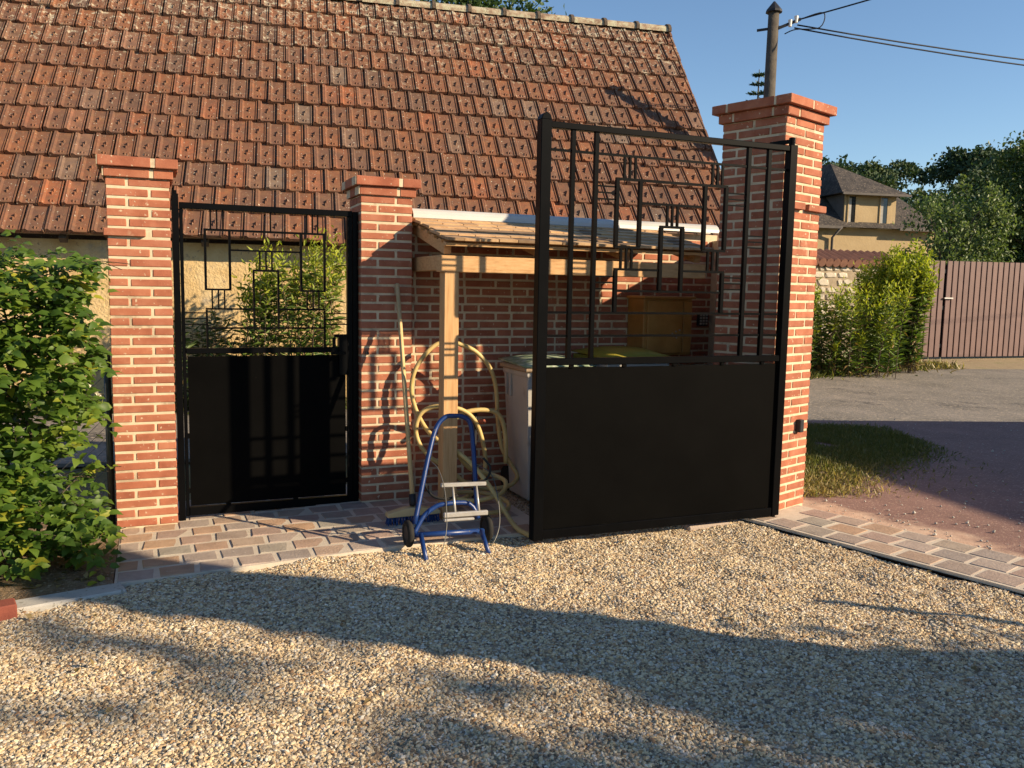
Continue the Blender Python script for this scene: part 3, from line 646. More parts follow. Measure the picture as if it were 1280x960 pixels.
for rr in range(6):
    s = 1.755+random.uniform(0, .03)
    while s < 3.57:
        w = random.uniform(.085, .15); w = min(w, 3.585-s)
        if w > .03:
            y1 = .762-rr*.126+random.uniform(-.006, .006); t = R(-3.4+random.uniform(-.6, .6))
            o = RO+U*s+SL*(y1-.21)+SNn*(.004)
            e2 = SL*math.cos(-t)+SNn*math.sin(-t); e3 = SNn*math.cos(-t)-SL*math.sin(-t)
            MB().box(o, U, e2, e3, (0, 0, 0), (w-.005, .21, .015)).build('shingle', 'shingle', sh)
        s += w
cp = MB(); pr = []
for k in range(9):
    a = math.pi*k/8; pr.append((math.cos(a)*.06, math.sin(a)*.062))
pr2 = [(x*.9, y*.88) for x, y in pr][::-1]; P = pr+pr2; n_ = len(P)
vs = [W(s, -.125+x, 1.856+y) for s in (1.765, 4.12) for x, y in P]
cp.add(vs, [tuple(range(n_)), tuple(range(n_, 2*n_))[::-1]]+[(i, n_+i, n_+(i+1) % n_, (i+1) % n_) for i in range(n_)])
cp.build('metal_ridge_cap', 'zinc', sh)

# cabinet and keypad on the wall
cab = thing('letter_cabinet', W(3.6, .0, .965), 'varnished wooden letter cabinet on the dark brick wall behind the gate', 'cabinet')
def cbox(name, s0, s1, d0, d1, z0, z1, mat='cabinet', par=None, bev=.003): return MB().box(L0, U, N, Z, (s0, d0, z0), (s1, d1, z1)).build(name, mat, par or cab, bevel=bev)
cbox('carcass', 3.40, 3.80, -.139, .08, .965, 1.365); cbox('top_board', 3.385, 3.815, -.139, .11, 1.3655, 1.385)
dr = cbox('door', 3.425, 3.715, .0805, .098, .98, 1.35); cbox('side_strip', 3.722, 3.795, .0805, .094, .98, 1.35)
for ds, dz in ((0, 0), (.03, .015), (.05, -.01), (.035, -.03), (.01, -.02), (.06, .025)): MB().tube([W(3.63+ds, .098, 1.12+dz), W(3.63+ds, .104, 1.12+dz)], .006, 6).build('brass_stud', 'alu', dr)
kp = thing('intercom', W(4.04, -.139, 1.17), 'dark intercom keypad on the brick wall right of the letter cabinet', 'intercom')
cbox('housing', 4.0, 4.09, -.139, -.115, 1.165, 1.265, 'darkplastic', kp, .003)
for i in range(3):
    for j in range(4): cbox('key', 4.012+i*.026, 4.028+i*.026, -.1149, -.111, 1.176+j*.021, 1.190+j*.021, 'alu', kp, 0)

# ================================================================ BINS
def wheelie(name, label, s0, s1, d0, d1, z1, lid, group):
    zb = .05; t = thing(name, W((s0+s1)/2, (d0+d1)/2, zb), label, 'bin', group)
    mb = MB(); k = .045; zs = [(zb+.02, k), (z1-.10, .008), (z1-.095, 0), (z1-.04, 0)]
    for z, i in zs:
        mb.v += [tuple(W(a, b_, z)) for a, b_ in ((s0+i, d0+i), (s1-i, d0+i), (s1-i, d1-i), (s0+i, d1-i))]
    for q in range(3): mb.f += [(q*4+i, q*4+(i+1) % 4, q*4+4+(i+1) % 4, q*4+4+i) for i in range(4)]
    mb.f += [(3, 2, 1, 0), (12, 13, 14, 15)]
    mb.build('body', 'binbody', t, bevel=.012)
    for dd in (.06, .13): MB().box(W(s0, d0+dd, 0), U, N, Z, (-.004, 0, z1-.24), (.006, .016, z1-.10)).build('rib', 'binbody', t)
    rim = MB(); wbox(rim, s0-.02, s1+.02, d0-.01, d1+.02, z1-.065, z1-.03); rim.build('rim', 'lidbrown' if lid == 'lidgreen' else 'lidyellow', t, bevel=.008)
    lm = MB(); vs = []
    for j in range(6):
        f = j/5; d = d0-.02+f*(d1-d0+.05)
        for i in range(6):
            g = i/5; s = s0-.025+g*(s1-s0+.05); e = min(1, 4*f*(1-f)+.0)*min(1, 4*g*(1-g)); vs.append(W(s, d, z1-.028+.045*e**.5+.02*(1-f)))
    lm.add(vs, [(j*6+i, j*6+i+6, j*6+i+7, j*6+i+1) for j in range(5) for i in range(5)])
    lo = lm.build('lid', lid, t, True); sd = lo.modifiers.new('thick', 'SOLIDIFY'); sd.thickness = .008
    for s in (s0+.07, s1-.07):
        w = MB(); w.tube([W(s-.025, d0-.03, zb+.085), W(s+.025, d0-.03, zb+.085)], .085, 16); w.build('wheel', 'rubber', t)
    MB().tube([W(s0+.05, d0-.055, z1-.04), W(s1-.05, d0-.055, z1-.04)], .014, 8).build('handle', 'darkplastic', t, True)
    return t
wheelie('wheelie_bin', 'grey wheelie bin with faded green lid beside the hose', 2.355, 2.80, .03, .43, .965, 'lidgreen', 'wheelie bins')
wheelie('wheelie_bin', 'wheelie bin with yellow lid behind the gate panel', 2.885, 3.35, .06, .50, 1.015, 'lidyellow', 'wheelie bins')

# ================================================================ HOSE, BROOM, CART
hz = thing('garden_hose', (-.2, 5.2, .05), 'yellow garden hose coiled in big loops behind the wooden post', 'hose')
A_ = [(-.45, 5.19, .47), (-.533, 5.25, .534), (-.604, 5.28, .656), (-.63, 5.28, .79), (-.598, 5.293, .921), (-.508, 5.332, 1.038), (-.423, 5.368, 1.074), (-.336, 5.404, 1.058), (-.233, 5.448, 1.005), (-.143, 5.487, .897), (-.103, 5.503, .759), (-.09, 5.50, .573), (-.06, 5.48, .385), (.005, 5.46, .27), (.045, 5.43, .20), (-.005, 5.36, .155), (-.14, 5.28, .15), (-.27, 5.24, .19), (-.38, 5.22, .28), (-.5, 5.2, .36)]
B_ = [(-.5, 5.2, .36), (-.565, 5.20, .44), (-.592, 5.205, .537), (-.56, 5.21, .637), (-.475, 5.23, .678), (-.34, 5.27, .665), (-.245, 5.31, .60), (-.19, 5.33, .48), (-.16, 5.33, .30), (-.2, 5.27, .16), (-.33, 5.2, .085), (-.44, 5.12, .075), (-.40, 5.0, .075), (-.2, 4.95, .075), (-.03, 5.02, .08), (-.02, 5.16, .10), (-.16, 5.2, .14), (-.33, 5.12, .16), (-.38, 5.0, .17), (-.22, 4.92, .16), (-.06, 4.98, .19), (-.03, 5.1, .24), (-.12, 5.16, .27), (-.25, 5.06, .33), (-.33, 4.98, .45)]
D_ = [(-.33, 4.98, .45), (-.25, 4.93, .40), (-.17, 4.90, .32), (-.09, 4.86, .22), (-.02, 4.80, .12), (.04, 4.68, .07), (.10, 4.60, .058), (.13, 4.56, .056)]
MB().tube(spline(A_, 5), .0145, 8).build('upper_loop', 'hose', hz, True)
MB().tube(spline(B_, 5), .0142, 8).build('lower_coil', 'hose', hz, True)
MB().tube(spline(D_, 5), .0145, 8).build('loose_end', 'hose', hz, True)
MB().tube(spline([(-.40, 5.29, .56), (-.30, 5.31, .63), (-.18, 5.35, .645), (-.085, 5.38, .615), (-.04, 5.38, .50), (-.03, 5.36, .30)], 5), .0155, 8).build('side_loop', 'hose', hz, True)
tag(MB().tube(spline([(-.24, 5.40, .06), (-.235, 5.385, .35), (-.23, 5.38, .62)], 3), .012, 6).build('standpipe', 'darkplastic', None, True), 'dark standpipe rising behind the coiled hose', 'pipe')
_sp = MB().tube([(-.22, 5.36, .56), (-.17, 5.33, .575)], .014, 8).build('red_tap', 'redblock', None); tag(_sp, 'small red tap on the standpipe among the hose loops', 'tap')

br = thing('broom', (-.56, 4.84, .05), 'broom with blue bristles leaning on the middle brick pillar', 'broom')
MB().tube([(-.728, 5.335, 1.432), (-.57, 4.86, .175)], .0135, 8).build('handle', 'broomwood', br, True)
MB().tube([(-.574, 4.872, .205), (-.566, 4.848, .145)], .02, 8).build('socket', 'darkplastic', br, True)
bd = MB(); bx_ = U; mid = Vector((-.565, 4.845, .12))
bd.add([mid+bx_*s+N*d+Z*z for s, z in ((-.16, -.008), (-.05, .018), (.05, .018), (.16, -.008), (.16, -.03), (-.16, -.03)) for d in (-.03, .03)], [(0, 2, 4, 6, 8, 10), (1, 11, 9, 7, 5, 3)]+[(i*2, i*2+1, (i*2+3) % 12, (i*2+2) % 12) for i in range(6)])
bd.build('head', 'broomwood', br, bevel=.004)
bs = MB()
for i in range(22):
    for j in range(4):
        p = mid+bx_*(-.15+i*.0143)+N*(-.024+j*.016)+Z*-.03; q = p+Vector((random.uniform(-.012, .012), random.uniform(-.012, .012), -.042-random.uniform(0, .008)))
        bs.tube([p, q], .004, 4)
bo = bs.build('bristles', 'bristle', br); bo['kind'] = 'stuff'

ct = thing('hand_cart', (-.3, 4.35, .03), 'blue tubular hand cart with folded grey plate in front of the post', 'cart')
MB().tube(spline([(-.50, 4.36, .17), (-.447, 4.50, .492), (-.412, 4.575, .645), (-.367, 4.61, .704), (-.319, 4.63, .711), (-.262, 4.655, .700), (-.225, 4.66, .655), (-.204, 4.613, .497), (-.175, 4.50, .17)], 5), .0135, 8).build('handle_frame', 'blue', ct, True)
MB().tube(spline([(-.50, 4.345, .125), (-.46, 4.385, .20), (-.41, 4.415, .243), (-.35, 4.44, .262), (-.22, 4.50, .25), (-.17, 4.50, .17)], 4), .0135, 8).build('lower_bow', 'blue', ct, True)
MB().tube([(-.51, 4.345, .115), (-.14, 4.50, .10)], .016, 8).build('axle', 'blue', ct, True)
for a, b_ in (((-.463, 4.33, .125), (-.421, 4.20, .022)), ((-.150, 4.455, .115), (-.107, 4.335, .030))): MB().tube([a, b_], .0125, 8).build('leg', 'blue', ct, True)
def wheel(c, ax, r):
    c = Vector(c); ax = Vector(ax).normalized(); x = ax.orthogonal().normalized(); y = ax.cross(x)
    w = MB(); ring = [c+(x*math.cos(a)+y*math.sin(a))*(r-.016) for a in [2*math.pi*k/20 for k in range(21)]]
    w.tube(ring, .018, 8, False); o = w.build('wheel', 'rubber', ct, True)
    MB().tube([c-ax*.012, c+ax*.012], r-.024, 18).build('rim', 'darkplastic', o)
wheel((-.535, 4.375, .115), U, .072); wheel((-.125, 4.55, .105), U, .072)
pl = [((-.37, 4.434, .365), (-.133, 4.535, .356), .022), ((-.347, 4.357, .222), (-.119, 4.454, .217), .026), ((-.345, 4.352, .196), (-.19, 4.418, .192), .014)]
for a, b_, w in pl: MB().bar(a, b_, .022, w).build('plate_bar', 'alu', ct, bevel=.004)
for a, b_ in (((-.308, 4.461, .353), (-.288, 4.382, .235)), ((-.184, 4.513, .349), (-.164, 4.434, .230))): MB().tube([a, b_], .0065, 6).build('plate_rod', 'alu', ct, True)
for pts in ([(-.43, 4.518, .475), (-.385, 4.47, .44), (-.345, 4.40, .34), (-.326, 4.30, .18), (-.345, 4.24, .07), (-.38, 4.23, .045), (-.42, 4.25, .08)], [(-.19, 4.62, .44), (-.11, 4.60, .40), (-.07, 4.53, .30), (-.053, 4.45, .16), (-.085, 4.38, .07), (-.13, 4.37, .06)]):
    MB().tube(spline(pts, 5), .0028, 5).build('bungee_cord', 'wire', ct, True)
for pts in ([(-.47, 4.48, .38), (-.42, 4.44, .31), (-.34, 4.43, .29), (-.28, 4.45, .31)], [(-.19, 4.53, .36), (-.13, 4.54, .38), (-.11, 4.55, .44), (-.15, 4.57, .49)]):
    MB().tube(spline(pts, 5), .007, 6).build('strap', 'rubber', ct, True)
# small stone flag under the gate's bottom rail
sl = MB().box(LO, LU, LN, Z, (1.0, -.14, -.01), (1.3, -.005, .042)).build('stone_block', 'cobble', bevel=.01); tag(sl, 'flat grey stone block lying under the open driveway gate', 'stone')

# ================================================================ BARN ACROSS THE LANE
BA = R(14); BU = Vector((math.cos(BA), math.sin(BA), 0)); BV = Vector((-BU.y, BU.x, 0)); BP = Vector((-5.119, 9.5, 1.96))
RUN, RISE, SEND, SBEG = 2.95, 3.72, 8.52, -4.0
SLV = (BV*RUN+Z*RISE); SLEN = SLV.length; SLV = SLV.normalized(); RN = BU.cross(SLV)
barn = thing('barn', BP+BU*3.2+BV*2.95-Z*1.96, 'long old barn with steep mossy red tiled roof across the lane', 'barn')
def bb(a, b_): return MB().box(BP, BU, BV, Z, a, b_)
bb((SBEG, .28, -2.1), (SEND-.12, .6, -.06)).build('front_wall', 'ochre', barn)
gw = MB(); g = [(.30, -2.1), (5.6, -2.1), (5.6, .26), (2.95, 3.58), (.30, .26)]
gw.add([BP+BU*s+BV*v+Z*z for s in (SEND-.45, SEND-.10) for v, z in g], [(0, 1, 2, 3, 4), (9, 8, 7, 6, 5)]+[(i, 5+i, 5+(i+1) % 5, (i+1) % 5) for i in range(5)])
gw.build('gable_wall', 'ochre', barn)
bb((SBEG, 5.3, -2.1), (SEND-.46, 5.6, -.1)).build('rear_wall', 'ochre', barn)
MB().box(BP, BU, SLV, RN, (SBEG, .03, -.07), (SEND-.04, SLEN, -.012)).build('roof_boards', 'cement', barn)
rv = (-BV*RUN+Z*RISE).normalized(); rn2 = rv.cross(BU)
MB().box(BP+BV*2*RUN, BU, rv, rn2, (SBEG, -.02, -.07), (SEND, SLEN-.05, .03)).build('rear_roof_slope', 'tile', barn)
for s in np.arange(SBEG+.3, SEND-.3, .75): MB().box(BP+BU*float(s), BU, SLV, RN, (0, -.02, -.15), (.08, .6, -.0715)).build('rafter_tail', 'bark', barn)
TW, TE = .232, SLEN/12
def tile_mesh(k):
    rg = random.Random(k); L = TE*1.10; w = TW-.017
    prof = [(0, -.03), (0, .027), (.009, .033), (.022, .030), (.036, .033), (.046, .018), (.058, .009), (.196, .010), (.203, .020), (w, .020), (w, -.03)]
    j = lambda a: rg.uniform(-a, a); n = len(prof); mb = MB()
    vs = []
    for y, dz in ((0, .0), (.02, .003), (L, .0)):
        vs += [(x+j(.001), y+j(.003), z+dz+j(.001)) for x, z in prof]
    fs = [(r*n+i, r*n+i+1, (r+1)*n+i+1, (r+1)*n+i) for r in range(2) for i in range(n-1)]
    fs += [tuple(range(n))[::-1]]
    mb.add(vs, [f[::-1] for f in fs[:-1]]+[fs[-1][::-1]])
    cx, cy = .128, TE*.52
    for (px, py, a, b_, h) in ((cx+.004, cy+.02, .022, .042, .038), (cx-.012, cy-.025, .019, .034, .034), (cx-.014, .05, .024, .032, .022), (cx+.018, .045, .018, .024, .018)):
        mb.add([(px-a, py, .012), (px, py-b_, .012), (px+a, py, .012), (px, py+b_, .012), (px+.004, py, .013+h)], [(0, 1, 4), (1, 2, 4), (2, 3, 4), (3, 0, 4)])
    m = mb.mesh('tile', 'tile'); m.attributes.new('tint', 'FLOAT', 'FACE'); return m
TILES = [tile_mesh(k) for k in range(5)]
places = []
tilt = R(5.4); e2 = SLV*math.cos(tilt)-RN*math.sin(tilt); e3 = RN*math.cos(tilt)+SLV*math.sin(tilt)
for r in range(12):
    s = SBEG+(TW/2 if r % 2 else 0)
    while s < SEND-.02:
        sag = mnoise.noise(Vector((s*.55, r*.35, 0))); sag2 = mnoise.noise(Vector((s*.8, r*.6, 7)))
        slip = -random.uniform(.015, .05) if random.random() < .02 else 0
        p = BP+BU*(s+random.uniform(-.005, .005))+SLV*(r*TE-.03+sag2*.012+slip+random.uniform(-.004, .004))+RN*(.044+sag*.03+random.uniform(0, .005))
        w = min(TW, SEND-s); places.append((p, w/TW, r)); s += TW
cpos = Vector((0, 0, CAMH))
def frustum(p):
    v = p-cpos; x = v.dot(_rt)/v.dot(_fw)*FPX; return -700 < x < 700 and (v.dot(_up)/v.dot(_fw))*FPX < 500
places.sort(key=lambda t: (not frustum(t[0]), (t[0]-cpos).length))
V_, F_, T_ = [], [], []
for i, (p, sx, r) in enumerate(places):
    tl = random.uniform(-.016, .016); ex = (BU+SLV*tl).normalized()
    if i < 298:
        o = bpy.data.objects.new('tile', random.choice(TILES)); link(o, barn, frame(p, ex*sx, e2, e3))
    else:
        m = random.choice(TILES); k0 = len(V_); M4 = frame(p, ex*sx, e2, e3)
        V_ += [tuple(M4 @ v.co) for v in m.vertices]; fs = [tuple(k0+q for q in f.vertices) for f in m.polygons]; F_ += fs; T_ += [random.random()]*len(fs)
m = bpy.data.meshes.new('tile_field'); m.from_pydata(V_, [], F_); m.materials.append(MT['tile'])
m.attributes.new('tint', 'FLOAT', 'FACE').data.foreach_set('value', np.array(T_, np.float32)); o = bpy.data.objects.new('tile_field', m); link(o, barn); o['kind'] = 'stuff'
# ridge tiles with raised collars
RT = BP+BV*RUN+Z*(RISE+.015); s = SEND-.55*22; 
def half_round(mb, s0, s1, r, cz):
    vs = []
    for s in (s0, s1):
        for k in range(9):
            a = math.pi*(k/8)*1.1-.157; vs.append(RT+BU*s+BV*(math.cos(a)*r)+Z*(math.sin(a)*r*.85+cz))
    mb.add(vs, [(k, k+1, 9+k+1, 9+k) for k in range(8)]+[tuple(range(9))[::-1], tuple(range(9, 18))])
for k in range(22):
    a = SEND-.55*(22-k)
    mb = MB(); half_round(mb, a+.02, a+.55, .125, -.05); o = mb.build('ridge_tile', 'ridge', barn, False)
    mb = MB(); half_round(mb, a+.515, a+.565, .15, -.045); mb.build('collar', 'bark', o)
mb = MB()
for k in range(24):
    y = k*SLEN/24; mb.box(BP+BU*(SEND-.012), BU, SLV, RN, (0, y-.01, -.06), (.03+random.uniform(-.008, .008), y+SLEN/24-.012, .045+random.uniform(-.006, .008)))
mb.build('verge_mortar', 'tile', barn)

# ================================================================ POLE AND WIRES
pp = thing('utility_pole', (3.57, 12.42, 0), 'wooden utility pole with pointed cap rising behind the tall pillar', 'utility pole')
tp = Vector((3.58, 12.40, 5.35)); bt = Vector((3.55, 12.42, -.1))
MB().tube([bt, (bt+tp)/2, tp], [.10, .088, .074], 12).build('shaft', 'poleywood', pp, True)
MB().tube([tp, tp+Z*.03, tp+Z*.15], [.115, .11, .012], 10).build('cap', 'darkplastic', pp)
MB().bar(tp+Vector((-.22, .02, -.24)), tp+Vector((.10, -.02, -.20)), .03).build('bracket_arm', 'darkplastic', pp)
MB().bar(tp+Vector((.06, -.03, -.22)), tp+Vector((.36, -.06, -.10)), .035).build('bracket_arm', 'darkplastic', pp)
for q in ((.30, -.06, -.15), (.22, -.05, -.2)): MB().tube([tp+Vector(q), tp+Vector(q)+Z*.09], [.022, .03], 8).build('insulator', 'white', pp)
MB().tube(spline([tp+Vector((.36, -.06, -.1)), tp+Vector((.66, -.1, -.02)), tp+Vector((.62, -.1, -.22)), tp+Vector((.3, -.06, -.24)), tp+Vector((.15, -.05, -.3))], 5), .008, 5).build('jumper_wire', 'cable', pp, True)
def wire(a, b_, sag, label):
    a = Vector(a); b_ = Vector(b_); pts = [a.lerp(b_, k/24)-Z*sag*4*(k/24)*(1-k/24) for k in range(25)]
    tag(MB().tube(pts, .011, 5).build('overhead_wire', 'cable', None, True), label, 'wire', 'overhead wires')
wire(tp+Vector((.36, -.06, -.10)), (14.5, 7.5, 8.2), .25, 'short overhead wire rising steeply from the pole top out of the picture')
wire(tp+Vector((.32, -.06, -.18)), (24, 17.5, 6.15), .55, 'upper of the two long overhead wires running right from the pole')
wire(tp+Vector((.28, -.06, -.22)), (24, 16.5, 5.75), .60, 'lower of the two long overhead wires running right from the pole')

# ================================================================ HEDGE, WEEDS, TREES
def shoots(n_sh, start, direction, length, nl, leaf, rg):
    """leafy shoots: returns stems and leaf arrays"""
    P, A, Nn, T, stems = [], [], [], [], []
    for k in range(n_sh):
        p = start(rg); d = direction(rg, p); d = d/np.linalg.norm(d); ln = length*rg.uniform(.6, 1.25); ptint = rg.uniform(.0, .82)
        tip_yellow = rg.random() < .16
        droop = rg.uniform(.0, .5); pts = []
        for i in range(nl):
            f = (i+1)/nl; q = p+d*ln*f+np.array([0, 0, -droop*ln*f*f]); pts.append(q)
            side = np.cross(d, [0, 0, 1.0]); side /= np.linalg.norm(side)+1e-6
            sg = 1 if i % 2 else -1
            ax = d*.55+side*sg*.9+rg.normal(size=3)*.25+np.array([0, 0, -.15]); nr = np.array([.25, -.35, .85])+rg.normal(size=3)*.35
            P.append(q); A.append(ax); Nn.append(nr); T.append(np.clip(ptint+rg.normal()*.12+(.35 if tip_yellow and f > .4 else 0), 0, 1))
        stems.append([Vector(p)]+[Vector(q) for q in pts])
    return np.array(P), np.array(A), np.array(Nn), np.array(T), stems
rg = np.random.default_rng(5)
hg = thing('hedge_shrub', W(-.55, .35, 0), 'leafy green hedge shrub spilling over the kerb left of the pillar', 'shrub')
def hstart(rg):
    while True:
        s = rg.uniform(-1.75, -.06); d = rg.uniform(.0, .85); z = rg.uniform(.06, 1.53)
        lim = .62 if z > .65 else .62+.22*(1-z/.65)
        if d > lim-(.25*max(0, z-1.2)) : continue
        if s > -.26 and .28 < z < .58 and rg.random() < .75: continue
        if rg.random() < .35 and d < .30: continue
        # uneven surface: hollows between boughs
        if mnoise.noise(Vector((s*3.1, z*3.3, 2.0))) < -.22 and d > .38: continue
        return np.array(W(s, d, z))
def hdir(rg, p):
    return np.array(N)*rg.uniform(.35, 1.1)+np.array(U)*rg.normal(0, .55)+np.array([0, 0, rg.uniform(-.25, .75)])
P, A, Nn, T, stems = shoots(1900, hstart, hdir, .25, 11, .06, rg)
_s = (P-np.array(L0))@np.array(U); _d = (P-np.array(L0))@np.array(N); ok = ~((_s > -.24) & (P[:, 2] > .30) & (P[:, 2] < .56) & (rg.random(len(P)) < .6)) & ((_s < -.05) | ((_d > .35) & (_s < .02))); P, A, Nn, T = P[ok], A[ok], Nn[ok], T[ok]
sz = rg.uniform(.028, .072, len(P)); order = np.argsort(-((P-np.array(L0))@np.array(N))+rg.uniform(0, .35, len(P)))
big = order[:290]; rest = order[290:]
leaf_obj('foliage', 'hedgeleaf', hg, P[rest], A[rest], Nn[rest], sz[rest], sz[rest]*.72, T[rest], .2, 'stuff', False)
lv = []
for k in range(6):
    o = leaf_obj('leaf', 'hedgeleaf', None, [(0, 0, 0)], [(1, 0, 0)], np.array([[0, 0, 1.]]), 1.0, .72, (.1, .3, .45, .6, .75, .95)[k], .2, None, False)
    lv.append(o.data); bpy.data.objects.remove(o)
for i in big:
    x = Vector(A[i]).normalized(); y = -(x.cross(Vector(Nn[i])).normalized()); zz = x.cross(y)
    o = bpy.data.objects.new('leaf', lv[min(5, int(T[i]*6))]); q = float(sz[i]); link(o, hg, frame(Vector(P[i]), x*q, y*q, zz*q))
mb = MB()
for st in stems[::2]: mb.tube(st[::3], .0022, 3, False)
for k in range(14):
    s = -1.6+k*.095; base = W(s, .22+.12*math.sin(k*2.1), 0); mb.tube(spline([base, base+Z*.5+U*.05*math.sin(k)+N*.03, base+Z*1.0+U*.1*math.cos(k*1.7), base+Z*1.45+U*.12*math.sin(k*2.3)+N*.1], 4), [.011-.0006*i for i in range(13)], 6)
mb.build('branches', 'bark', hg, True)
for q in ((-.115, .18, .86), (-.065, .15, .80)):
    c = W(*q); n5 = 14; leaf_obj('blossom', 'petal', hg, [np.array(c)]*n5, rdirs(n5), rdirs(n5), .03, .022, .5)
# fallen leaves and litter on the bed
n_ = 150; pos = np.array([np.array(W(rg.uniform(-1.0, 0), rg.uniform(.3, .92), .006)) for _ in range(n_)])
lt = leaf_obj('leaf_litter', 'drystalk', None, pos, np.c_[rg.normal(size=(n_, 2)), rg.uniform(0, .2, n_)], np.tile([0, 0, 1.], (n_, 1))+rg.normal(size=(n_, 3))*.2, .04, .025, rg.random(n_)); tag(lt, 'dry fallen leaves on the soil under the hedge shrub', 'leaf litter', kind='stuff')

n_, _p = STRAY; fl = leaf_obj('fallen_leaves', 'drystalk', None, _p, np.c_[rg.normal(size=(n_, 2)), rg.uniform(0, .3, n_)], np.tile([0, 0, 1.], (n_, 1))+rg.normal(size=(n_, 3))*.3, .035, .022, rg.random(n_)); tag(fl, 'few dry brown leaves scattered on the gravel', 'leaves', kind='stuff')
def goldenrod(name, label, stems, leaf=.11, plume=True, dry=.0, seed=3, group=None, mat='weedleaf', plume_n=34):
    rg = np.random.default_rng(seed); c = np.mean([(x, y) for x, y, h in stems], axis=0); t = thing(name, (c[0], c[1], 0), label, 'plant', group)
    P, A, T, PP, PA, PT, DP, DA = [], [], [], [], [], [], [], []; mb = MB()
    for x, y, h in stems:
        ln = (rg.normal(0, .13, 2)+[.05, 0])*h*.6; b = np.array([x, y, -.03]); pts = []
        for k in range(6):
            f = k/5; pts.append(Vector(b+np.array([ln[0]*f*f, ln[1]*f*f, h*f])))
        mb.tube(pts, [.006, .0055, .005, .004, .003, .002], 4)
        n = int(64*h/2)
        for i in range(n):
            f = .10+.84*i/n; q = b+np.array([ln[0]*f*f, ln[1]*f*f, h*f]); a = i*2.4+rg.uniform(0, .6)
            d = np.array([math.cos(a), math.sin(a), rg.uniform(.1, .8)])
            if rg.random() < dry*(1-f): DP.append(q); DA.append(d-[0, 0, 1.0])
            else: P.append(q); A.append(d); T.append(np.clip(.15+.6*f+rg.normal()*.15, 0, 1))
        if plume:
            for i in range(plume_n):
                f = rg.uniform(.78, 1.06); q = b+np.array([ln[0]*f*f, ln[1]*f*f, h*f])+rg.normal(size=3)*[.055, .055, .07]*(h/2)
                PP.append(q); PA.append([rg.normal()*.6, rg.normal()*.6, rg.uniform(.3, 1)]); PT.append(rg.random())
    mb.build('stems', 'bark', t, True)
    n = len(P); leaf_obj('foliage', mat, t, P, A, rdirs(n, .8), leaf*rg.uniform(.6, 1.3, n), leaf*.15, T, .35, 'stuff')
    if PP: n = len(PP); leaf_obj('plumes', 'plume', t, PP, PA, rdirs(n, .3), leaf*.55*rg.uniform(.6, 1.3, n), leaf*.17, PT, .2, 'stuff')
    if DP: n = len(DP); leaf_obj('dry_leaves', 'drystalk', t, DP, DA, rdirs(n, .4), leaf, leaf*.2, rg.random(n), .3, 'stuff')
    return t
def cl(n, x0, x1, y0, y1, h0, h1, seed, hf=None):
    rg = np.random.default_rng(seed); out = []
    for _ in range(n):
        x = rg.uniform(x0, x1); y = rg.uniform(y0, y1); h = rg.uniform(h0, h1)
        if hf: h *= hf((x-x0)/(x1-x0))
        out.append((x, y, h))
    return out
goldenrod('goldenrod_clump', 'tall yellow green goldenrod clump before the ochre barn wall, seen through the small gate', cl(46, -2.95, -2.02, 9.15, 9.75, 1.55, 1.95, 1, lambda f: .82+.20*f), .14, dry=.35, seed=4)
goldenrod('dark_weeds', 'low dark weeds before the barn wall at the left of the goldenrod', cl(34, -4.0, -2.9, 9.1, 9.8, .8, 1.25, 2), .13, False, .1, 5, mat='treeleaf')
goldenrod('goldenrod_clump', 'tall bright goldenrod clump leaning against the purple brown plank gate', cl(95, 6.75, 7.65, 15.9, 16.9, 1.45, 2.20, 3, lambda f: .84+.22*min(1, f*1.6)), .19, dry=.25, seed=6, plume_n=70)
goldenrod('weed_clump', 'lower grey green weeds in front of the stone wall beside the tall pillar', cl(80, 5.0, 6.9, 14.9, 16.1, .5, 1.65, 4), .17, True, .15, 7, plume_n=26)

def grass(name, label, poly_pts, n, h, z, tint, seed, dens=None):
    rg = np.random.default_rng(seed); pts = np.array(poly_pts); lo = pts.min(0); hi = pts.max(0); P = []
    def inside(x, y):
        c = False; j = len(pts)-1
        for i in range(len(pts)):
            if (pts[i][1] > y) != (pts[j][1] > y) and x < (pts[j][0]-pts[i][0])*(y-pts[i][1])/(pts[j][1]-pts[i][1])+pts[i][0]: c = not c
            j = i
        return c
    while len(P) < n:
        x = rg.uniform(lo[0], hi[0]); y = rg.uniform(lo[1], hi[1])
        jj = .12 if rg.random() < .8 else .35
        if inside(x+rg.normal()*jj, y+rg.normal()*jj) and mnoise.noise(Vector((x*2.2, y*2.2, seed))) > -.55: P.append((x, y, z))
    P = np.array(P); ax = np.c_[rg.normal(size=(n, 2))*.7, rg.uniform(.5, 1.2, n)]
    o = leaf_obj(name, 'grass', None, P, ax, rdirs(n), h*rg.uniform(.4, 1.2, n), h*.11, np.clip(tint(P)+rg.normal(size=n)*.16, 0, 1), .3)
    return tag(o, label, 'grass', kind='stuff')
grass('grass_patch', 'short half dry grass beside the foot of the tall pillar', [(1.75, 5.75), (2.5, 7.6), (2.9, 9.1), (3.9, 8.9), (4.0, 8.1), (3.6, 7.4), (2.75, 6.5), (2.25, 5.72)], 24000, .05, .02, lambda P: .88-.55*np.clip((P[:, 1]-5.7)/1.6, 0, 1), 3)
grass('verge_grass', 'green and straw coloured grass along the far edge of the lane', [(4.6, 14.2), (5.2, 14.7), (7.2, 16.4), (9.2, 17.35), (9.2, 18.2), (6, 17.5), (4.2, 15)], 5200, .16, -.02, lambda P: .35+.35*np.clip((P[:, 0]-6)/2.5, 0, 1), 4)
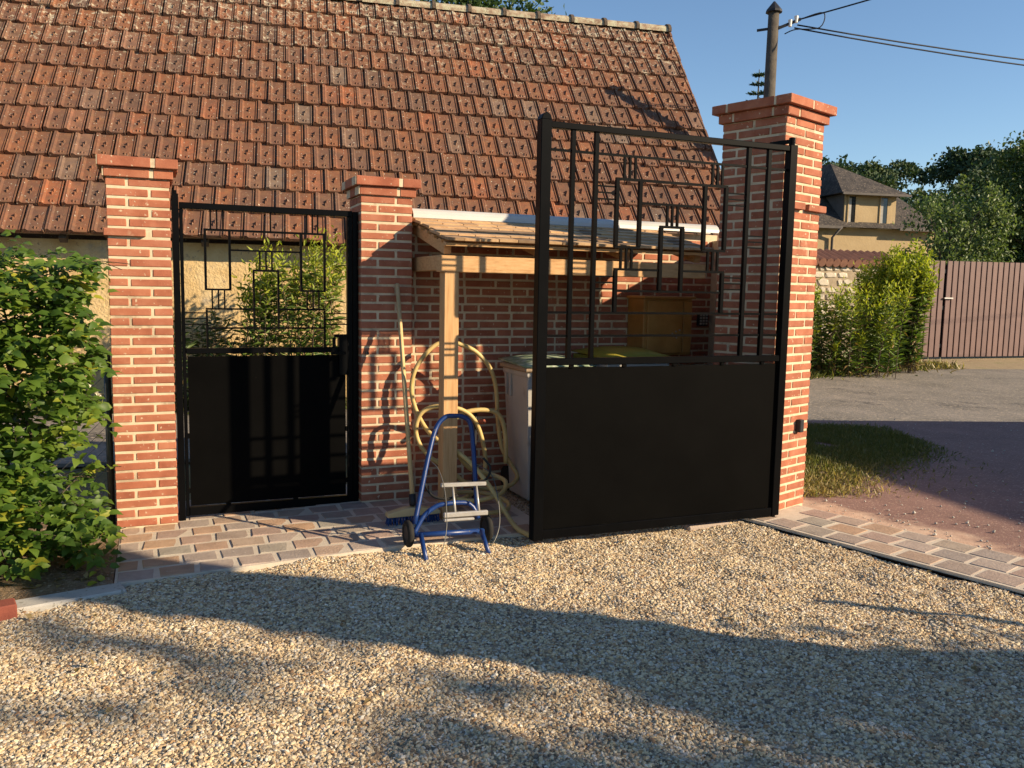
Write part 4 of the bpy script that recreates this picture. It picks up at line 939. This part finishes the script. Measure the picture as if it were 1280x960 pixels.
grass('lane_grass', 'green grass strip at the foot of the barn wall', [(-8, 8.1), (-5, 9.05), (-2, 9.95), (2, 11.2), (2, 11.9), (-2, 10.6), (-5, 9.7), (-8, 8.8)], 5000, .16, -.03, lambda P: .25+0*P[:, 0], 8)

# chain link fence between hedge and pillar
cf = thing('chain_link_fence', W(-1.0, -.16, 0), 'sagging chain link fence behind the hedge shrub', 'fence')
mb = MB(); 
for k in range(-34, 36):
    x = -2.1+k*.06
    for sg in (1, -1):
        a = (x, .02); b_ = (x+sg*.9, .92)
        def clip(p, q):
            (x0, z0), (x1, z1) = p, q
            lo, hi = -2.1, -.01
            ts = sorted([(lo-x0)/(x1-x0), (hi-x0)/(x1-x0)]); t0 = max(0, ts[0]); t1 = min(1, ts[1])
            return None if t0 >= t1 else ((x0+(x1-x0)*t0, z0+(z1-z0)*t0), (x0+(x1-x0)*t1, z0+(z1-z0)*t1))
        c = clip(a, b_)
        if c: mb.tube([W(c[0][0], -.16+.002*sg, c[0][1]), W(c[1][0], -.16+.002*sg, c[1][1])], .0016, 3, False)
mo = mb.build('mesh', 'wire', cf); mo['kind'] = 'stuff'
for s in (-.03, -1.9): MB().tube([W(s, -.16, -.05), W(s, -.16, 1.0)], .02, 8).build('post', 'wire', cf, True)

# ================================================================ FAR RIGHT: plank gate, stone wall, house
GA = R(20); GU = Vector((math.cos(GA), math.sin(GA), 0)); GN = Vector((math.sin(GA), -math.cos(GA), 0)); GO = Vector((8.1, 19.35, 0))
pg = thing('plank_gate', GO+GU*3, 'wide purple brown plank gate with two leaves across the lane', 'gate')
for k in range(34):
    s = k*.178+(.05 if k >= 12 else 0)
    MB().box(GO, GU, GN, Z, (s, 0, .03), (s+.142, .03, 2.27+.0015*k)).build('plank', 'plank', pg, bevel=.004)
for z in (.25, 1.15, 2.0): MB().box(GO, GU, GN, Z, (0, -.045, z), (6.2, -.002, z+.09)).build('crossrail', 'darkplastic', pg)
MB().box(GO, GU, GN, Z, (0, -.06, .03), (6.2, -.05, 2.2)).build('backing_sheet', 'darkplastic', pg)
hd = MB(); hd.bar(GO+GU*2.10+GN*.07+Z*1.42, GO+GU*2.36+GN*.07+Z*1.42, .03); hd.bar(GO+GU*2.13+GN*.03+Z*1.42, GO+GU*2.13+GN*.07+Z*1.42, .03); hd.build('handle', 'alu', pg)

SWO = Vector((5.3, 17.3, 0)); sw = thing('stone_wall', SWO+GU*1.3, 'rough field stone wall with tile coping behind the weeds', 'wall')
MB().box(SWO, GU, GN, Z, (-.4, -.35, -.05), (3.1, 0, 2.06)).build('wall_core', 'stonemortar', sw)
st = MB(); z = .05
while z < 2.0:
    s = -.38
    h = random.uniform(.10, .20)
    while s < 3.0:
        w = random.uniform(.12, .34)
        if random.random() < .9:
            c = SWO+GU*(s+w/2)+GN*.0+Z*(z+h/2); k0 = len(st.v)
            bm = bmesh.new(); bmesh.ops.create_icosphere(bm, subdivisions=1, radius=1)
            cub = lambda q: math.copysign(abs(q)**.55, q); vs = [c+GU*(cub(v.co.x)*w*.52*random.uniform(.8, 1.05))+GN*(v.co.y*.035)+Z*(cub(v.co.z)*h*.52*random.uniform(.8, 1.05)) for v in bm.verts]; fs = [tuple(v.index for v in f.verts) for f in bm.faces]; bm.free()
            st.add(vs, fs)
        s += w+.012
    z += h+.01
so = st.build('stones', 'stone', sw); so['kind'] = 'stuff'
for k in range(20):
    s = -.4+k*.18; MB().tube([SWO+GU*s-GN*.45+Z*2.34, SWO+GU*s+GN*.12+Z*2.10], [.085, .095], 8).build('coping_tile', 'coptile', sw)

HA = R(12); HU = Vector((math.cos(HA), math.sin(HA), 0)); HN = Vector((math.sin(HA), -math.cos(HA), 0)); HO = Vector((10.75, 33.2, 0))
hs = thing('far_house', HO+HU*4, 'ochre house with dark slate roof and dormer beyond the stone wall', 'house')
def hb_(s0, s1, d0, d1, z0, z1): return MB().box(HO, HU, HN, Z, (s0, d0, z0), (s1, d1, z1))
hb_(-4, 6.2, -5, 0, -.1, 4.15).build('wall', 'housewall', hs)
def hp(s, d, z): return HO+HU*s+HN*d+Z*z
mr = MB(); mr.add([hp(-4.3, .35, 4.1), hp(6.5, .35, 4.1), hp(6.5, -5.3, 4.1), hp(-4.3, -5.3, 4.1), hp(-4.3, -2.5, 6.4), hp(4.9, -2.5, 6.4)], [(0, 1, 5, 4), (1, 2, 5), (2, 3, 4, 5), (0, 4, 3), (0, 3, 2, 1)]); mr.build('main_roof', 'slate', hs)
hb_(-4.3, 1.85, .352, .42, 4.03, 4.13).build('gutter', 'greywall', hs); hb_(4.35, 6.5, .352, .42, 4.03, 4.13).build('gutter', 'greywall', hs)
hb_(2.1, 4.35, -3.2, .06, 4.151, 5.40).build('dormer_wall', 'housewall', hs)
hb_(2.06, 2.098, -3.2, .0, 4.16, 5.38).build('dormer_cheek', 'greywall', hs)  # shade on the dormer's left side wall, put in as a dark grey sheet
dr = MB(); dr.add([hp(1.75, .42, 5.40), hp(4.72, .42, 5.40), hp(4.72, -3.4, 5.40), hp(1.75, -3.4, 5.40), hp(1.75, -3.2, 6.75), hp(2.3, -1.4, 6.75), hp(2.3, -3.3, 6.75)], [(0, 1, 5), (1, 2, 6, 5), (0, 5, 6, 3), (2, 3, 6), (0, 3, 2, 1)]); dr.build('dormer_roof', 'slate', hs)
hb_(1.75, 4.72, .421, .48, 5.33, 5.41).build('gutter', 'greywall', hs)
for s0 in (2.26, 3.66):
    w = hb_(s0, s0+.30, .061, .075, 4.20, 5.30).build('window', 'glass', hs); hb_(s0-.04, s0+.0, .061, .10, 4.18, 5.32).build('jamb', 'housewall', w)
    hb_(s0+.01, s0+.12, .076, .08, 4.22, 5.25).build('curtain', 'curtain', w); hb_(s0-.08, s0+.50, .061, .16, 4.09, 4.178).build('sill', 'white', w)
    hb_(s0+.30, s0+.46, .061, .09, 4.18, 5.32).build('shutter', 'housewall', w)
MB().tube([hp(1.78, .40, 4.05), hp(1.62, .1, 3.7), hp(1.62, .06, .2)], .05, 8).build('downpipe', 'greywall', hs, True)

# trees
tree('young_tree', 'young pale leaved tree with upright shoots behind the plank gate', 'tree', (12.5, 24.5, 0), 5.2, [(-.9, 0, 2.9, .5, .6, 1.5), (.1, 0, 2.9, .55, .6, 1.4), (1.0, 0, 3.2, .55, .6, 1.6), (0, 0, 1.9, 1.3, .8, .9), (-.75, 0, 4.3, .14, .2, .7), (.2, 0, 4.3, .13, .2, .65), (1.0, 0, 4.5, .16, .2, .75), (.7, 0, 4.4, .12, .2, .6)], 9000, .12, 'paleleaf', 190, .09, seed=3, spread=.38)
tree('broad_tree', 'tall broad dark tree at the right edge above the plank gate', 'tree', (17.6, 27, 0), 7.4, [(0, 0, 4.4, 3.0, 2.2, 2.5), (1.0, 0, 5.8, 1.7, 1.6, 1.2), (-2.0, 0, 3.4, 1.5, 1.8, 1.8), (.6, 0, 6.5, .6, .6, .7)], 34000, .13, 'treeleaf', 300, .2, seed=5, spread=.17)
tree('shade_bush', 'dark bushy tree between the house and the broad tree', 'tree', (21, 41, 0), 7.0, [(0, 0, 3.4, 3.2, 2, 3.0), (2.6, 0, 3.8, 2.2, 2, 2.8)], 16000, .2, 'treeleaf', 160, .16, seed=6, spread=.2)
tree('barn_tree', 'tree crown showing above the barn ridge', 'tree', (-.9, 26, 0), 10.8, [(0, 0, 8.3, 2.0, 2.0, 2.0), (-1.6, 0, 7.8, 1.8, 1.6, 1.8), (1.3, .3, 7.7, 1.2, 1.3, 1.5)], 16000, .17, 'treeleaf', 160, .22, seed=8, spread=.22)
# little fir tip beyond the barn gable
ft = thing('fir_tree', (8.92, 32.4, 0), 'slim dark fir tip showing above the cap of the tall pillar', 'tree')
MB().tube([(8.92, 32.4, 0), (8.92, 32.4, 9.7)], [.22, .012], 6).build('trunk', 'bark', ft)
P, A = [], []; rgf = np.random.default_rng(2)
for k in range(26):
    h = 1.2+k*.33; r_ = (9.75-h)*.24+.08
    for q in range(9):
        a = q*.698+k*.35+rgf.normal()*.12
        for i in range(14):
            f = (i+1)/14*r_*rgf.uniform(.85, 1.1); P.append((8.92+math.cos(a)*f, 32.4+math.sin(a)*f, h+.18*f)); A.append((math.cos(a)+rgf.normal()*.7, math.sin(a)+rgf.normal()*.7, .4+rgf.normal()*.3))
leaf_obj('crown', 'fir', ft, P, A, rdirs(len(P), 1), .16, .05, rgf.random(len(P)), .1, 'stuff')

# wooded hill, far enough to read as one mass
rgh = np.random.default_rng(9); wood = MB(); P = []; T = []; S = []
def hillh(x, y): return max(0, 17.5*math.exp(-((x-80)/75)**2)*(1/(1+math.exp(-(y-112)/9))))
hm = []; nx, ny = 40, 14
for j in range(ny):
    for i in range(nx):
        x = -40+i*6.5; y = 80+j*9; hm.append((x, y, hillh(x, y)-.3))
hmesh = MB(); hmesh.add(hm, [(j*nx+i, j*nx+i+1, (j+1)*nx+i+1, (j+1)*nx+i) for j in range(ny-1) for i in range(nx-1)])
tag(hmesh.build('hill', 'earth', None, True), kind='structure')
for k in range(300):
    y = rgh.uniform(84, 150); x = rgh.uniform(14, 118)*y/115; z = hillh(x, y); r = rgh.uniform(2.2, 4.2); hh = rgh.uniform(4.0, 6.5)
    tnt = rgh.choice([.15, .3, .45, .85], p=[.35, .3, .25, .1]); n = 420
    v = rgh.normal(size=(n, 3)); v /= np.linalg.norm(v, axis=1, keepdims=True); v[:, 2] = np.abs(v[:, 2])*1.1-.25
    lump = 1+.25*np.sin(v[:, 0]*5+k)*np.sin(v[:, 2]*6+k)
    P.append(np.array([x, y, z+hh])+v*lump[:, None]*r*rgh.uniform(.7, 1, (n, 1))); T.append(np.clip(rgh.normal(tnt, .12, n), 0, 1))
P = np.concatenate(P); T = np.concatenate(T); n = len(P)
wd = leaf_obj('wooded_hillside', 'farleaf', None, P, rdirs(n, -.2), rdirs(n, .8), rgh.uniform(.4, .9, n), rgh.uniform(.3, .65, n), T, .2)
tag(wd, 'dense dark green woods covering the far hill', 'woods', kind='stuff')

# ================================================================ OUTSIDE THE FRAME (they shade the yard and the lane)
nb = thing('neighbour_house', (15.5, 5, 0), 'rendered house beside the lane, outside the picture to the right', 'house')
MB().box((0, 0, 0), (1, 0, 0), (0, 1, 0), Z, (11.4, 2.55, -.05), (19.5, 6.85, 3.7)).build('wall', 'roughwall', nb)
rf = MB(); rf.add([(11.2, 2.35, 3.68), (19.7, 2.35, 3.68), (19.7, 7.05, 3.68), (11.2, 7.05, 3.68), (12.9, 4.7, 4.9), (18.3, 4.7, 4.9)], [(0, 1, 5, 4), (1, 2, 5), (2, 3, 4, 5), (3, 0, 4), (3, 2, 1, 0)]); rf.build('roof', 'slate', nb)
for y in (3.6, 5.6): w = MB().box((0, 0, 0), (1, 0, 0), (0, 1, 0), Z, (11.36, y, 1.0), (11.399, y+.9, 2.2)).build('window', 'glass', nb)
tree('shade_tree', 'unseen stand-in tree to the right, shaped to dapple the near gravel', 'tree', (7.6, -.15, 0), 3.5, [(0, 0, 1.35, 1.5, 1.5, .9), (0, 0, 2.0, 1.35, 1.3, .75), (0, 0, 2.6, 1.0, 1.0, .55), (0, .1, 3.1, .5, .55, .4)], 34000, .09, 'treeleaf', 300, .10, seed=12, spread=.24)  # stand-in tree out of view, crown shaped for the dappled shade
ch = thing('shade_hedge', (7.4, .6, 0), 'unseen hedge block beyond the near driveway pillar, added to shade the yard', 'hedge')  # invented hedge, placed to throw the solid shade at lower right
MB().box((0, 0, 0), (1, 0, 0), (0, 1, 0), Z, (5.6, -.6, -.05), (9.0, 1.82, 1.98)).build('twig_core', 'bark', ch)
n_ = 14000; rgc = np.random.default_rng(21); P = np.c_[rgc.uniform(5.38, 9.2, n_), rgc.uniform(-.8, 2.0, n_), rgc.uniform(.05, 2.2, n_)]
P = P[(P[:, 0] < 5.7) | (P[:, 1] > 1.7) | (P[:, 1] < -.5) | (P[:, 2] > 1.85)]; n_ = len(P)
leaf_obj('foliage', 'treeleaf', ch, P, rdirs(n_), rdirs(n_, .5), .075, .05, rgc.random(n_), .15, 'stuff')
tree('dapple_tree', 'unseen airy stand-in tree farther right, added to dapple the lower left gravel', 'tree', (10.1, -.62, 0), 6.0, [(0, 0, 5.0, 1.0, 1.3, .75)], 1000, .11, 'treeleaf', 50, .03, seed=31, spread=.10)  # sparse crown out of view, added only for dapples on the gravel
mp = MB().tube([(4.17, 2.84, 0), (4.17, 2.84, 1.28)], .022, 8).build('shadow_stake', 'wire', None, True); tag(mp, 'unseen thin post by the near driveway pillar, added for its line of shadow', 'stake')  # unseen post of unknown kind, added to cast the thin shadow line
